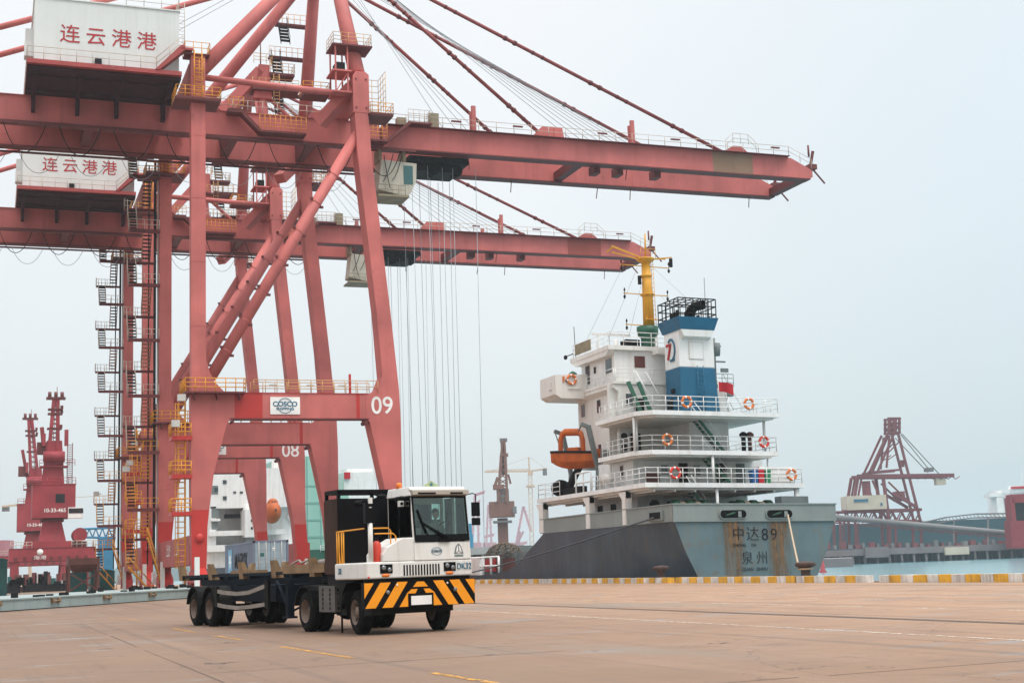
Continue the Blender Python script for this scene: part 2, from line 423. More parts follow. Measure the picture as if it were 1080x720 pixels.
# dark worn patches and wet stains
M['stain'] = paint_mat('dark_stain', (.075, .07, .07), .5)
s_ = MB()
for k in range(16):
    cx, cy = rr.uniform(1, 30), rr.uniform(14, 60); a, b = rr.uniform(.1, .4), rr.uniform(.03, .1)
    n = 11; s_.add([(cx + a * cos(2 * pi * i / n) * rr.uniform(.6, 1.2), cy + b * 4 * sin(2 * pi * i / n) * rr.uniform(.6, 1.2), .004 + k * .0002) for i in range(n)], [list(range(n))])
struct('ground_patches', s_, M['stain'])

# kerb along the quay edge: alternately painted blocks with gaps
M['kerb_y'] = mat('kerb_yellow', (.64, .34, .03), .65, var=.25, scale=1.5, streak=.6, streak_col=(.14, .10, .07), rust=.6, rust_col=(.12, .09, .07))
M['kerb_w'] = mat('kerb_white', (.60, .57, .53), .65, var=.25, scale=1.5, streak=.6, streak_col=(.16, .12, .10), rust=.6, rust_col=(.2, .17, .15))
M['kerb_c'] = mat('kerb_bare', (.22, .14, .10), .8, var=.2, scale=1.5)
k_ = MB(); y = 20.; i = 0
while y < 260:
    l = .92 if y < 100 else 1.05
    if not (i % 23 == 17):
        k_.box(KX + rr.uniform(0, .03), KX + .45, y, y + l - (.12 if i % 4 == 3 else .004), 0.002, .34 + rr.uniform(0, .015), i % 2)
    y += l; i += 1
k_.box(KX + .45, KX + .95, 20, 260, 0.002, .05, 2)
struct('quay_kerb', k_, [M['kerb_y'], M['kerb_w'], M['kerb_c']])

# ================================================================== SHIP-TO-SHORE CRANES
CF1, CF2, GN, GF = 125.0, 150.3, 133.0, 142.0
ROOT1 = Vector((26, 138, 0)); DY = 42.5
def portal_frame(Y, root, sign):
    A = MB()   # landside leg
    A.prism([(16.85, 7.4), (18.45, 7.4), (18.9, 10.8), (20.0, 14.9), (20.25, 15.35), (20.75, 15.6), (20.75, 17.9), (16.85, 17.9)], 1, Y, Y + 1.3, 0)
    A.prism([(16.95, 2.2), (18.2, 2.2), (18.3, 5.9), (18.45, 7.4), (16.85, 7.4)], 1, Y, Y + 1.3, 1)
    A.lathe([(.02, 0), (.42, 0), (.42, .1), (.25, .14)], (17.6, Y - .1, 4.9), 1, 16, 1)
    A.build('portal_leg', [M['crane'], M['crane_fresh']], root)
    B = MB()   # waterside leg, sill to girder
    B.prism([(34.95, 7.4), (36.45, 7.4), (36.36, 9.4), (36.4, 15.2), (36.31, 18.2), (35.65, 25.7), (34.12, 41.15), (33.85, 46.0), (32.5, 46.0), (32.75, 41.1), (34.3, 25.7), (34.7, 19.6), (34.2, 18.4), (33.6, 17.9), (33.0, 17.9), (33.0, 15.6), (33.35, 15.3), (33.45, 14.9), (34.6, 9.4)], 1, Y, Y + 2.0, 0)
    B.prism([(35.35, 2.2), (36.85, 2.2), (36.6, 5), (36.45, 7.4), (34.95, 7.4)], 1, Y, Y + 2.0, 1)
    B.build('waterside_leg', [M['crane'], M['crane_fresh']], root)
    P = MB()
    P.box(20.75, 23.3, Y + .02, Y + 1.28, 15.6, 17.9, 1); P.box(23.3, 32.1, Y + .02, Y + 1.28, 15.6, 17.9, 0); P.box(32.1, 32.45, Y + .02, Y + 1.28, 15.6, 17.9, 1); P.box(32.45, 33.0, Y + .02, Y + 1.28, 15.6, 17.9, 0)
    P.box(20.3, 33.3, Y - .04, Y + 1.34, 15.5, 15.598, 2)
    P.box(20.75, 33.3, Y - .04, Y + 1.34, 17.902, 17.96, 1)
    P.tube((33.0, Y - .03, 15.2), (33.0, Y + 1.3, 15.2), .2, m=2); P.tube((20.6, Y - .03, 15.3), (20.6, Y + 1.3, 15.3), .12, m=2)
    P.build('portal_beam', [M['crane'], M['crane_fresh'], M['crane_dark']], root)
    C = MB(); C.box(16.9, 18.2, Y, Y + 1.3, 17.96, 49.8, 0)
    C.prism([(18.2, 17.96), (19.9, 17.96), (19.0, 18.9), (18.55, 19.8), (18.2, 21.2)], 1, Y + .1, Y + 1.2, 0)
    for z in (24, 30, 36, 42): C.box(16.88, 18.22, Y - .02, Y + 1.32, z, z + .06, 0)
    C.box(16.3, 18.6, Y - .2, Y + 1.5, 49.8, 49.92, 1)
    C.build('column', [M['crane'], M['crane_dark']], root)
    D = MB(); p, q = Vector((18.7, Y + .65, 19.4)), Vector((33.0, Y + .8, 43.6))
    D.tube(p, q, .54, n=16)
    for t in (.1, .22, .34, .46, .58, .70, .82):
        c = p.lerp(q, t); dd = (q - p).normalized() * .06; D.tube(c - dd * .6, c + dd * .6, .57, n=16)
        D.box(c.x + .35, c.x + .68, Y + .5, Y + .8, c.z - .5, c.z - .3, 1); D.box(c.x - .62, c.x - .35, Y + .2, Y + .5, c.z + .25, c.z + .45, 1)
    D.build('diagonal_brace', [M['crane'], M['crane_dark']], root)
    T = MB(); T.tube((18.2, Y + .65, 47.9), (32.6, Y + .8, 47.5), .30, n=12); T.build('tie_tube', M['crane'], root)
    # apex box and its inclined strut
    X = MB(); X.prism([(32.4, 45.5), (34.0, 45.5), (34.0, 49.4), (33.6, 49.7), (32.7, 49.7), (32.4, 49.2)], 1, Y - .03, Y + 2.03, 0)
    inn = 1 if sign > 0 else -1
    X.beam((32.6, Y + 1.0, 48.3), (29.9, Y + 1.0 + inn * 2.6, 45.3), 1.2, 1.1, m=0)
    for (x_, z_) in ((32.7, 48.9), (33.7, 48.9), (32.7, 46), (33.7, 46)): X.tube((x_, Y - .1, z_), (x_, Y, z_), .09, m=1)
    X.build('apex_node', [M['crane'], M['crane_dark']], root)
    Q = MB(); c0 = Vector((33.1, Y + 1.0, 49.6)); c1 = Vector((32.5, 134.2 if sign > 0 else 141.0, 66.6))
    Q.tube(c0, c1, .82, .62, n=14); Q.build('mast_tube', M['crane'], root)
    K = MB(); K.tube((17.6, Y + .7, 48.3), (31.6, 134.4 if sign > 0 else 140.8, 66.2), .72, .62, n=14); K.build('backstay_tube', M['crane'], root)

def platform(name, root, x0, x1, y0, y1, z, railm, skip=''):
    m_ = MB(); m_.box(x0, x1, y0, y1, z - .18, z, 0); m_.box(x0 - .03, x1 + .03, y0 - .03, y1 + .03, z - .06, z + .1, 0)
    pts = [(x0, y1, z), (x0, y0, z), (x1, y0, z), (x1, y1, z), (x0, y1, z)]
    m_.rail(pts, 1.15, 3, .9, .035, 1)
    return m_.build(name, [M['crane_dark'], railm], root)

def build_crane():
    root = thing('ship_to_shore_crane', ROOT1, 'nearest red gantry crane, numbered 09, with the shipping line sign on its portal beam', 'gantry crane', 'red ship-to-shore gantry cranes')
    portal_frame(CF1, root, 1); portal_frame(CF2, root, -1)
    # girders (landside to boom tip)
    for Yg, nm in ((GN, 1), (GF, -1)):
        G = MB(); Y0, Y1 = (Yg, Yg + 1.1) if nm > 0 else (Yg - 1.1, Yg)
        G.box(-20, 37.2, Y0, Y1, 44.75, 47.25, 0)
        for x in range(-18, 37, 3): G.box(x, x + .03, Y0 - .02, Y1 + .02, 44.8, 47.2, 0)
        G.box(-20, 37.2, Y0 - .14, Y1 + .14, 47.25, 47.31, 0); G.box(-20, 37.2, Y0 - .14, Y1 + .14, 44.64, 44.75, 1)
        G.build('girder', [M['crane'], M['crane_dark']], root)
        B = MB()
        B.box(37.5, 76.4, Y0, Y1, 44.75, 47.1, 0)
        B.box(76.4, 81.6, Y0, Y1, 44.75, 47.1, 2 if nm > 0 else 0)
        B.prism([(81.6, 44.75), (89.2, 44.75), (89.6, 45.0), (89.6, 45.8), (86.8, 47.1), (81.6, 47.1)], 1, Y0, Y1, 0)
        for x in range(40, 86, 3): B.box(x, x + .03, Y0 - .015, Y1 + .015, 44.8, 47.05, 0 if not 76 < x < 82 or nm < 0 else 2)
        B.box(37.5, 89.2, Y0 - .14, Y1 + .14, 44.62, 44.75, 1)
        B.box(37.5, 86.4, Y0 - .1, Y1 + .1, 47.1, 47.16, 0)
        for x, h in ((47.5, 3.0), (66.3, 2.9), (57.0, 1.3)): B.box(x, x + .45, Y0 + .1, Y0 + .4, 47.16, 47.16 + h, 0); B.box(x, x + .45, Y1 - .4, Y1 - .1, 47.16, 47.16 + h * .85, 0)
        B.prism([(77.8, 47.16), (81.5, 47.16), (80.4, 48.1), (79.3, 48.1)], 1, Y0 + .2, Y1 - .2, 0)
        B.prism([(54.3, 47.16), (58.2, 47.16), (58.0, 48.5), (55.6, 48.5)], 1, Y0 + .2, Y1 - .2, 0)
        B.build('boom_girder', [M['crane'], M['crane_dark'], M['patch']], root)
        R = MB(); yy = Y0 - .35 if nm > 0 else Y1 + .35
        R.rail([(38, yy, 47.2), (86.3, yy, 47.2), (89.3, yy, 45.9)], 1.15, 2, 2.0, .032, 0, .04)
        R.rail([(19, yy, 47.3), (31, yy, 47.3)], 1.15, 2, 1.5, .032, 0, .04)
        R.rail([(78, yy, 47.3), (79, yy, 48.2), (81, yy, 48.2), (82, yy, 47.3)], 1.2, 2, 1, .03)
        R.box(38, 86.3, yy - .3, yy + .3, 47.12, 47.18, 1)
        for x in (45, 52, 62, 71, 84): R.box(x, x + 1.1, yy - .1, yy + .1, 48.0, 48.15, 1)
        R.build('girder_railing', [M['rail_pale'], M['crane_dark']], root)
    for x, w_, za, zb in ((88.5, 1, 44.8, 45.7), (60, 1, 44.85, 45.8), (46.5, 1.5, 45.1, 46.9), (-12, .9, 45, 47), (-2, .9, 45, 47), (8, .9, 45, 47), (22, .9, 45, 47), (30, .9, 45, 47)):
        E = MB(); E.box(x, x + w_, GN + 1.1, GF - 1.1, za, zb); E.build('girder_cross_beam', M['crane_dark'], root)
    for Y in (GN + .5, GF - .5):
        E = MB(); E.beam((89.5, Y, 45.6), (90.0, Y - .3, 48.2), .35, .35); E.beam((90.1, Y, 46), (91.4, Y - .2, 44.4), .15, .15); E.tube((89.6, Y, 47.6), (89.6, Y, 49.0), .12)
        E.box(89.3, 90.3, Y - .5, Y + .5, 46.0, 46.6)
        E.build('boom_tip_fitting', [M['crane_dark']], root)
        E = MB(); E.beam((66.0, Y + .6, 44.6), (65.8, Y + .6, 43.4), .08, .08); E.build('boom_bracket', M['crane_dark'], root)
    for x in (62, 64.8, 69.5): E = MB(); E.box(x, x + .8, GN + 1.2, GN + 2.6, 44.0, 44.9); E.build('boom_bracket', M['crane_dark'], root)
    for x in (55, 70, 86): E = MB(); E.tube((x, GF - .5, 44.7), (x - .15, GF - .5, 43.3), .05); E.build('boom_bracket', M['crane_dark'], root)
    # rails and service beam below the girders, cross beams at columns
    E = MB()
    for X0, X1 in ((16.85, 18.25), (32.5, 33.9)):
        E = MB(); E.box(X0, X1, CF1 + 1.35, CF2, 47.35, 49.4); E.build('cross_beam', M['crane'], root)
    E = MB(); E.box(30.5, 32.3, GN + 1.1, GF - 1.1, 47.3, 48.6); E.build('cross_beam', M['crane'], root)
    for xx in (17.0, 36.0):
        E = MB(); E.box(xx - .1, xx + 1.3, CF1 + 1.3 if xx < 20 else CF1 + 2, CF2, 2.6, 5.2, 0); E.build('sill_beam', M['crane_fade'], root)
    for xx, yy in ((17.6, 126), (17.6, 151), (36.4, 126), (36.4, 151)):
        g_ = MB()
        g_.prism([(yy - 3.8, 1.0), (yy + 3.8, 1.0), (yy + 3.2, 1.5), (yy + .8, 2.35), (yy - .8, 2.35), (yy - 3.2, 1.5)], 0, xx - .5, xx + .5, 0)
        for d in (-2.8, 2.8):
            g_.prism([(yy + d - 1.5, .35), (yy + d + 1.5, .35), (yy + d + 1.2, 1.0), (yy + d - 1.2, 1.0)], 0, xx - .42, xx + .42, 0)
            for e in (-.85, .85): g_.lathe([(.1, -.2), (.4, -.2), (.4, .2), (.1, .2)], (xx, yy + d + e, .4), 0, 14, 1)
        g_.box(xx - .9, xx - .5, yy - 4.6, yy - 4.2, .3, 3.2, 2); g_.box(xx - .9, xx - .5, yy + 3.0, yy + 4.0, .9, 2.2, 2)
        g_.build('bogie', [M['crane_fresh'], M['dark'], M['white']], root)
    for yy in (135.0, 141.5):
        text('上上F', 1.35, (16.86, yy, 4.1), Matrix.Rotation(-pi / 2, 4, 'Z') @ Matrix.Rotation(pi / 2, 4, 'X'), M['letter_white'], 'sill_lettering', root)
        text('上上F', 1.35, (35.88, yy, 4.1), Matrix.Rotation(-pi / 2, 4, 'Z') @ Matrix.Rotation(pi / 2, 4, 'X'), M['letter_white'], 'sill_lettering', root)
    # mast head
    E = MB(); E.box(31.4, 33.6, 133.4, 141.8, 65.9, 67.6); E.build('mast_head', M['crane'], root)
    for yy, y2 in ((134.2, GN + .55), (141.0, GF - .55)):
        for xe in (77.6, 55.4):
            E = MB(); p, q = Vector((32.6, yy, 66.8)), Vector((xe + .8, y2, 47.2)); E.tube(p, q, .2, n=8)
            n = 4 if xe > 60 else 3
            for i in range(1, n + 1):
                for o in (-.012, .012):
                    c = p.lerp(q, i / (n + .6) + o); dd = (q - p).normalized() * .22; E.tube(c - dd * .8, c + dd * .8, .28, n=8, m=1)
                    c = p.lerp(q, i / (n + .6) + o + .07); E.tube(c - dd * .5, c + dd * .5, .24, n=8, m=1)
            E.build('forestay', [M['stay_red'], M['crane_dark']], root)
        E = MB(); E.tube((31.8, yy, 66.9), (-17, y2, 47.3), .3, n=10); E.build('rear_tie', M['crane'], root)
    for i in range(9):
        yy = 135.2 + i * .6; xe = 60.5 + i * 2.0
        E = MB(); E.tube((33, yy, 67.2), (xe, 134.6 + i * .8, 47.2), .032, n=5); E.build('boom_hoist_rope', M['cable'], root)
    for i in range(4):
        E = MB(); E.tube((33, 135 + i * 1.6, 66.2), (45 + i * 2.5, 134.4 + i * 1.6, 47.2), .028, n=5); E.build('boom_hoist_rope', M['cable'], root)
    for i in range(2):
        E = MB(); E.tube((14 + i * .6, 134 + i, 54.4), (31.8, 135 + i, 66.9), .03, n=5); E.build('boom_hoist_rope', M['cable'], root)
    # machinery house
    h = MB(); h.prism([(3.0, 48.0), (13.8, 48.0), (15.9, 48.0), (15.9, 54.3), (3.0, 54.3)], 1, 126.0, 149.5, 0)
    for x in range(4, 16): h.box(x, x + .025, 125.985, 126.0, 48.05, 54.25, 0)
    h.box(2.9, 16.0, 125.9, 149.6, 54.3, 54.42, 0)
    hs = h.build('machine_house', M['house'], root)
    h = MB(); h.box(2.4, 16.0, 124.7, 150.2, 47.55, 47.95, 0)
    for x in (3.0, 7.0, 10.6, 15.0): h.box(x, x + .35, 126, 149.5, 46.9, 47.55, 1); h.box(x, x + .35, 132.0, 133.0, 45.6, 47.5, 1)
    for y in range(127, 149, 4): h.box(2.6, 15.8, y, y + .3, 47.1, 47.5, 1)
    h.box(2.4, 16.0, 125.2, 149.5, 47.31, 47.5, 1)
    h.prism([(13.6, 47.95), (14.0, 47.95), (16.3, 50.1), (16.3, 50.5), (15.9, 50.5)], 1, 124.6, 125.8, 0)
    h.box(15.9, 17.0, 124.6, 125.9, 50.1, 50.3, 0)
    h.build('house_platform', [M['crane_fade'], M['under_shade']], root)
    R = MB()
    R.rail([(2.4, 149, 47.95), (2.4, 124.7, 47.95), (13.7, 124.7, 47.95), (16.1, 124.7, 50.3)], 1.15, 2, 1.5, .03)
    R.rail([(3, 149, 54.4), (3, 126, 54.4), (15.9, 126, 54.4), (15.9, 149, 54.4)], 1.1, 2, 1.6, .03)
    R.ladder((16.15, 126.3, 50.4), (16.15, 126.3, 55.4), .6)
    R.build('house_railing', M['rail_pale'], root)
    h = MB(); h.box(8.3, 8.9, 125.7, 126.0, 48.35, 48.85); h.build('house_vent', M['dark'], root)
    h = MB(); h.box(2.2, 3.0, 127, 128.2, 49, 50.4); h.build('wall_cabinet', M['white'], root); h = MB(); h.box(2.3, 3.0, 129, 130, 51, 52.4); h.build('wall_cabinet', M['white'], root)
    for i, ch in enumerate('连云港港'):
        text(ch, 1.85, (6.1 + i * 2.28, 125.97, 50.95), FRONT, M['letter_red'], 'sign_character', hs, off=.004)
    # platforms and ladders with yellow rails
    for Y in (CF1, CF2):
        platform('column_platform', root, 15.4, 19.5, Y - .9, Y + 2.3, 45.3, M['yellow'])
        L_ = MB(); L_.ladder((17.5, Y - .25, 45.4), (17.5, Y - .25, 50.2), .7, m=0, r=.05)
        for z in (47.2, 48.2, 49.2): L_.path([(17.1, Y - .2, z), (17.05, Y - .8, z), (17.5, Y - 1.0, z), (17.95, Y - .8, z), (17.9, Y - .2, z)], .04, 4)
        for a in (-.45, 0, .45): L_.tube((17.5 + a, Y - .95 + abs(a) * .3, 47.2), (17.5 + a, Y - .95 + abs(a) * .3, 49.2), .035, n=4)
        L_.rail([(16.3, Y + 1.4, 49.9), (16.3, Y - .2, 49.9), (18.6, Y - .2, 49.9), (18.6, Y + 1.4, 49.9)], 1.1, 2, .8, .035)
        L_.build('caged_ladder', M['yellow'], root)
        platform('apex_platform', root, 28.0, 30.6, Y + 2.2, Y + 4.2, 47.9, M['yellow'])
        platform('apex_platform', root, 34.0, 36.3, Y - .4, Y + 2.5, 45.4, M['yellow'])
        m_ = MB()
        for px in (30.7, 31.9):
            for py in (Y + .2, Y + 2.4): m_.box(px, px + .14, py, py + .14, 47.6, 52.2)
        for z in (49.6,): m_.box(30.4, 32.3, Y, Y + 2.7, z, z + .16)
        m_.box(30.9, 31.8, Y + .6, Y + 2.0, 49.76, 50.7, 1); m_.beam((30.8, Y + .3, 47.6), (32.0, Y + .3, 49.6), .1, .1); m_.box(30.5, 32.3, Y, Y + 2.6, 47.45, 47.6)
        m_.build('sheave_tower', [M['crane'], M['dark']], root)
        R = MB(); R.rail([(30.5, Y + 2.7, 52.36), (30.5, Y - .1, 52.36), (34.3, Y - .1, 52.36), (34.3, Y + 2.7, 52.36)], 1.15, 3, .8, .03, 0); R.box(30.4, 34.4, Y - .15, Y + 2.7, 52.2, 52.36, 1)
        R.build('mast_platform', [M['rail_warm'], M['crane_dark']], root)
        R = MB(); R.rail([(34.3, Y + 2.4, 46.0), (35.6, Y + 2.4, 46.0), (35.6, Y - .3, 46.0)], 3.8, 6, .8, .03)
        R.build('apex_railing', [M['rail_warm'], M['crane_dark']], root)
        # portal beam walkway
        R = MB(); R.rail([(22.5, Y - .1, 17.98), (34.2, Y - .1, 17.98)], 1.15, 2, 1.1, .035); R.rail([(22.5, Y + 1.6, 17.98), (33.8, Y + 1.6, 17.98)], 1.15, 2, 1.1, .035)
        for x in (24, 27.5, 30.5): R.box(x, x + .7, Y + .2, Y + .5, 18.6, 18.75, 1)
        R.box(31.5, 31.7, Y + .2, Y + .4, 17.96, 19.8, 2)
        R.build('beam_railing', [M['rail_warm'], M['galv'], M['crane_fresh']], root)
        m_ = MB(); m_.box(16.2, 21.6, Y - 1.0, Y + 2.4, 17.75, 17.9, 0); m_.rail([(16.2, Y + 2.4, 17.9), (16.2, Y - 1, 17.9), (21.6, Y - 1, 17.9), (21.6, Y + .0, 17.9)], 1.2, 3, .9, .045, 1)
        for x in (17, 19, 21): m_.prism([(x, 17.75), (x + .12, 17.75), (x + .12, 17.2)], 1, Y - .9, Y, 0)
        m_.build('portal_platform', [M['crane_dark'], M['yellow']], root)
    # yellow caged ladder down the landside leg
    for Y in (CF1,):
        m_ = MB()
        m_.ladder((16.4, Y + .5, .6), (16.4, Y + .5, 18.8), .6, (0, 1, 0), .32, .045, 1)
        for k in range(30):
            z = 2.4 + k * .5
            m_.path([(16.4, Y + .15, z), (15.8, Y + .1, z), (15.55, Y + .5, z), (15.8, Y + .9, z), (16.4, Y + .85, z)], .035, 4, 1)
        for o in ((15.8, .1), (15.55, .5), (15.8, .9)): m_.tube((o[0], Y + o[1], 2.4), (o[0], Y + o[1], 17), .035, n=4, m=1)
        for z in (6.9, 10.2, 13.6): m_.box(15.1, 16.9, Y - .5, Y + 1.4, z, z + .35, 0); m_.rail([(16.8, Y - .5, z + .35), (15.1, Y - .5, z + .35), (15.1, Y + 1.4, z + .35)], 1.15, 3, .9, .045, 1)
        m_.build('leg_ladder', [M['crane_fresh'], M['yellow']], root)
    # stair tower beside the far landside column
    X0, X1, Xm, Ys = 13.55, 16.6, 14.75, CF2 + .2
    z = 2.8; k = 0
    while z < 46:
        f = MB(); ym = M['rail_pale'] if z > 14.5 else M['yellow']; xl, xr = X0 + .55, X1 - .95
        f.stairs((xl, Ys + .1, z), (xl, Ys + 1.9, z + 3.0), .9, (1, 0, 0), .34, 1, 2, string=.1, tt=.075)
        f.box(X0 - .15, xr + .2, Ys + 1.9, Ys + 2.9, z + 2.9, z + 3.02, 0); f.box(X0 - .15, X1 - .1, Ys + 1.85, Ys + 2.0, z + 2.75, z + 3.02, 0)
        f.stairs((xr, Ys + 1.9, z + 3.0), (xr, Ys + .1, z + 6.0), .9, (1, 0, 0), .34, 3, 2 if z > 30 else 3, string=.1, tt=.06)
        f.box(X0 + .1, X1 + .3, Ys - .9, Ys + .1, z + 5.85, z + 6.02, 0); f.box(X0 + .1, X1 + .3, Ys - .95, Ys - .8, z + 5.7, z + 6.05, 0)
        f.rail([(X0 - .15, Ys + 1.9, z + 3.02), (X0 - .15, Ys + 2.9, z + 3.02), (xr, Ys + 2.9, z + 3.02)], 1.1, 2, .8, .03, 1)
        f.rail([(X0 + .1, Ys + .1, z + 6.02), (X0 + .1, Ys - .9, z + 6.02), (X1 + .2, Ys - .9, z + 6.02)], 1.1, 2, .8, .03, 1)
        f.build('stair_flight', [M['crane_dark'], ym, M['dark'], M['stair_amber'] if z > 14 else M['yellow']], root); z += 6.02; k += 1
    m_ = MB(); m_.stairs((16.2, Ys - .4, .05), (13.8, Ys - .4, 2.85), .9, (0, 1, 0), .28, 0, 1); m_.stairs((17.3, Ys - 1.6, .05), (15.6, Ys - 1.6, 5.8), .9, (0, 1, 0), .28, 0, 1); m_.build('ground_stair', [M['yellow'], M['dark']], root)
    m_ = MB(); m_.box(16.35, 16.6, Ys + .2, Ys + .5, 3, 47, 0); m_.box(16.7, 16.8, Ys + .1, Ys + .4, 3, 47, 1); m_.tube((16.0, Ys + 2.0, 3), (16.0, Ys + 2.0, 47), .08, n=5); m_.build('cable_riser', [M['dark'], M['galv']], root)
    # upper stairs beside the far mast
    for i, z0 in enumerate((49.0, 52.3, 56.0, 59.3)):
        t_ = (z0 - 49.6) / 17; yb = CF2 - .5 - 8.5 * t_; xs = 29.2 + (.5 if i % 2 else 0)
        f = MB(); f.stairs((xs, yb - 1.2, z0), (xs, yb + .4, z0 + 2.9), 1.0, (1, 0, 0), .42, 2, 2, string=.12, tt=.1); f.box(xs - .7, 32.6, yb + .4, yb + 1.3, z0 + 2.9, z0 + 3.1, 0)
        f.rail([(xs - .7, yb + .4, z0 + 3.1), (32.4, yb + .4, z0 + 3.1)], 1.1, 2, .7, .03, 3); f.build('mast_stair', [M['crane_dark'], M['rail_pale'], M['dark'], M['yellow']], root)
    # intermediate pylon on the far girder
    m_ = MB(); m_.tube((26.9, 141.5, 47.3), (26.6, 141.5, 52.0), .55, n=12); m_.prism([(25.6, 51.8), (27.6, 51.8), (27.3, 55.6), (26.2, 55.6)], 1, 140.9, 142.1)
    m_.beam((26.3, 141.5, 55.0), (22.2, 141.5, 50.0), 1.2, 1.0); m_.tube((22.4, 141.5, 50.3), (20.4, 141.5, 47.5), .5, n=10)
    m_.tube((27.1, 141.5, 52.3), (31.4, 141.5, 48.4), .22, n=8); m_.tube((26.9, 141.5, 50.0), (29.6, 141.5, 47.5), .2, n=8); m_.tube((22.0, 141.5, 50.2), (25.6, 141.5, 53.2), .35, n=8)
    m_.build('pylon', M['crane'], root)
    m_ = MB(); m_.box(27.3, 30.0, 140.6, 142.4, 54.4, 54.7, 0); m_.box(25.4, 30.4, 140.4, 142.6, 52.6, 52.8, 0); m_.rail([(25.6, 140.6, 55.6), (27.6, 140.6, 55.6), (27.6, 142.2, 55.6)], 1.1, 3, .7, .03, 1); m_.rail([(27.4, 140.6, 54.7), (30.0, 140.6, 54.7), (30.0, 142.3, 54.7)], 1.1, 3, .7, .03, 1); m_.rail([(25.4, 140.4, 52.8), (30.4, 140.4, 52.8)], 1.1, 3, .7, .03, 1)
    m_.ladder((28, 140.5, 51.0), (28, 140.5, 54.5), .6, m=1, r=.05); m_.tube((26.4, 141, 55.6), (26.4, 141, 58), .06, m=0); m_.build('pylon_platform', [M['crane_dark'], M['rail_warm']], root)
    # access flight between girder and apex, service platforms on the near girder
    m_ = MB(); m_.box(24.5, 29.2, GN - 1.4, GN - .02, 45.0, 45.2, 0); m_.beam((22.8, GN - .8, 46.9), (24.6, GN - .8, 45.1), 1.1, .35, m=0); m_.box(21.4, 22.9, GN - 1.4, GN - .1, 46.8, 47.2, 0)
    m_.rail([(24.5, GN - 1.4, 45.2), (29.2, GN - 1.4, 45.2)], 1.6, 4, .5, .03, 1); m_.rail([(21.4, GN - 1.4, 47.2), (22.9, GN - 1.4, 47.2)], 1.2, 3, .5, .03, 1)
    m_.build('girder_walkway', [M['crane_dark'], M['yellow'], M['rail_pale'], M['olive']], root)
    m_ = MB(); m_.box(34.6, 37.6, GN - 1.5, GN - .02, 44.9, 45.1, 0); m_.beam((37.6, GN - .8, 45), (40.2, GN - .8, 47.3), 1.0, .3, m=0); m_.box(40, 42.6, GN - 1.2, GN, 47.2, 47.4, 0)
    m_.rail([(34.6, GN - 1.5, 45.1), (37.6, GN - 1.5, 45.1)], 1.6, 4, .5, .03, 1); m_.rail([(40, GN - 1.2, 47.4), (42.4, GN - 1.2, 47.4), (42.4, GN, 47.4)], 1.3, 3, .6, .03, 2)
    m_.build('girder_walkway', [M['crane_dark'], M['yellow'], M['rail_pale'], M['olive']], root)
    m_ = MB(); m_.box(42.8, 43.8, GN + .2, GN + .9, 47.2, 49.0, 3); m_.box(39.2, 40.2, GN + .1, GN + .9, 47.2, 48.2, 3)
    m_.build('girder_cabinet', [M['crane_dark'], M['yellow'], M['rail_pale'], M['olive']], root)
    # festoon cables below the girders
    for i in range(10):
        x0 = -9.5 + i * 5.0
        for yy in (GN - .4, GF + .2):
            E = MB(); dp = 3.0 if yy < GF else 2.2; w_ = 3.9; xo = 0 if yy < GF else 1.6
            E.path([(x0 + xo + w_ * t, yy + .2 * sin(t * 9), 44.5 - dp * 4 * t * (1 - t)) for t in [j / 14 for j in range(15)]], .045 if yy < GF else .03, 5); E.build('festoon_cable', M['dark'] if yy < GF else M['cable'], root)
    E = MB(); E.box(-10, 41, GN - .45, GN - .3, 44.35, 44.55); E.box(-10, 41, GF + .2, GF + .35, 44.35, 44.55); E.build('festoon_track', M['crane_dark'], root)
    # trolley, operator's cab and hoist ropes
    tr = thing('trolley', (0, 0, 0), None, None); tr.parent = root; tr.location = Vector((44, 137.5, 44)) - ROOT1
    m_ = MB(); m_.box(40.8, 47.4, GN + 1.4, GF - 1.4, 44.0, 44.6, 0); m_.box(41.5, 46.6, GN + 2.2, GF - 3.4, 43.2, 44.0, 0)
    m_.rail([(40.8, GN + 1.3, 43.4), (47.4, GN + 1.3, 43.4)], .9, 2, 1, .035)
    for x in (42, 44.4, 47): m_.lathe([(.1, -.4), (.7, -.4), (.55, 0), (.7, .4), (.1, .4)], (x - .6, 136, 43.6), 1, 14)
    m_.build('trolley_frame', M['dark'], tr)
    cb = MB(); cb.prism([(37.0, 40.3), (39.9, 39.7), (40.5, 40.1), (41.1, 41.4), (41.2, 43.3), (37.4, 43.5)], 1, 133.2, 135.6, 0)
    cb.box(36.9, 40.2, 132.8, 136, 39.5, 39.72, 2); cb.box(37.2, 37.5, 133.4, 135.4, 43.5, 44.8, 2); cb.box(39.8, 40.1, 133.4, 135.4, 43.5, 44.8, 2)
    cb.rail([(36.9, 132.8, 39.72), (39.8, 132.8, 39.72)], 1.0, 2, .7, .03, 2)
    co = cb.build('operator_cab', [M['cab_cream'], M['glass_teal'], M['olive']], tr)
    cb = MB(); cb.box(39.75, 40.75, 133.16, 133.19, 41.0, 43.0); cb.prism([(41.12, 41.4), (41.2, 41.4), (41.24, 43.1), (41.2, 43.1)], 1, 133.4, 135.4); cb.build('cab_window', M['glass_teal'], co)
    m_ = MB()
    for a in ((37.6, 43.9, 38.2, 40.4), (38.6, 44.1, 37.4, 41.0), (39.5, 43.9, 38.4, 41.2)): m_.path([(a[0] + (a[2] - a[0]) * t, 132.9, a[1] + (a[3] - a[1]) * t - 1.6 * t * (1 - t)) for t in [j / 8 for j in range(9)]], .05, 4)
    m_.build('hanging_cable', M['dark'], tr)
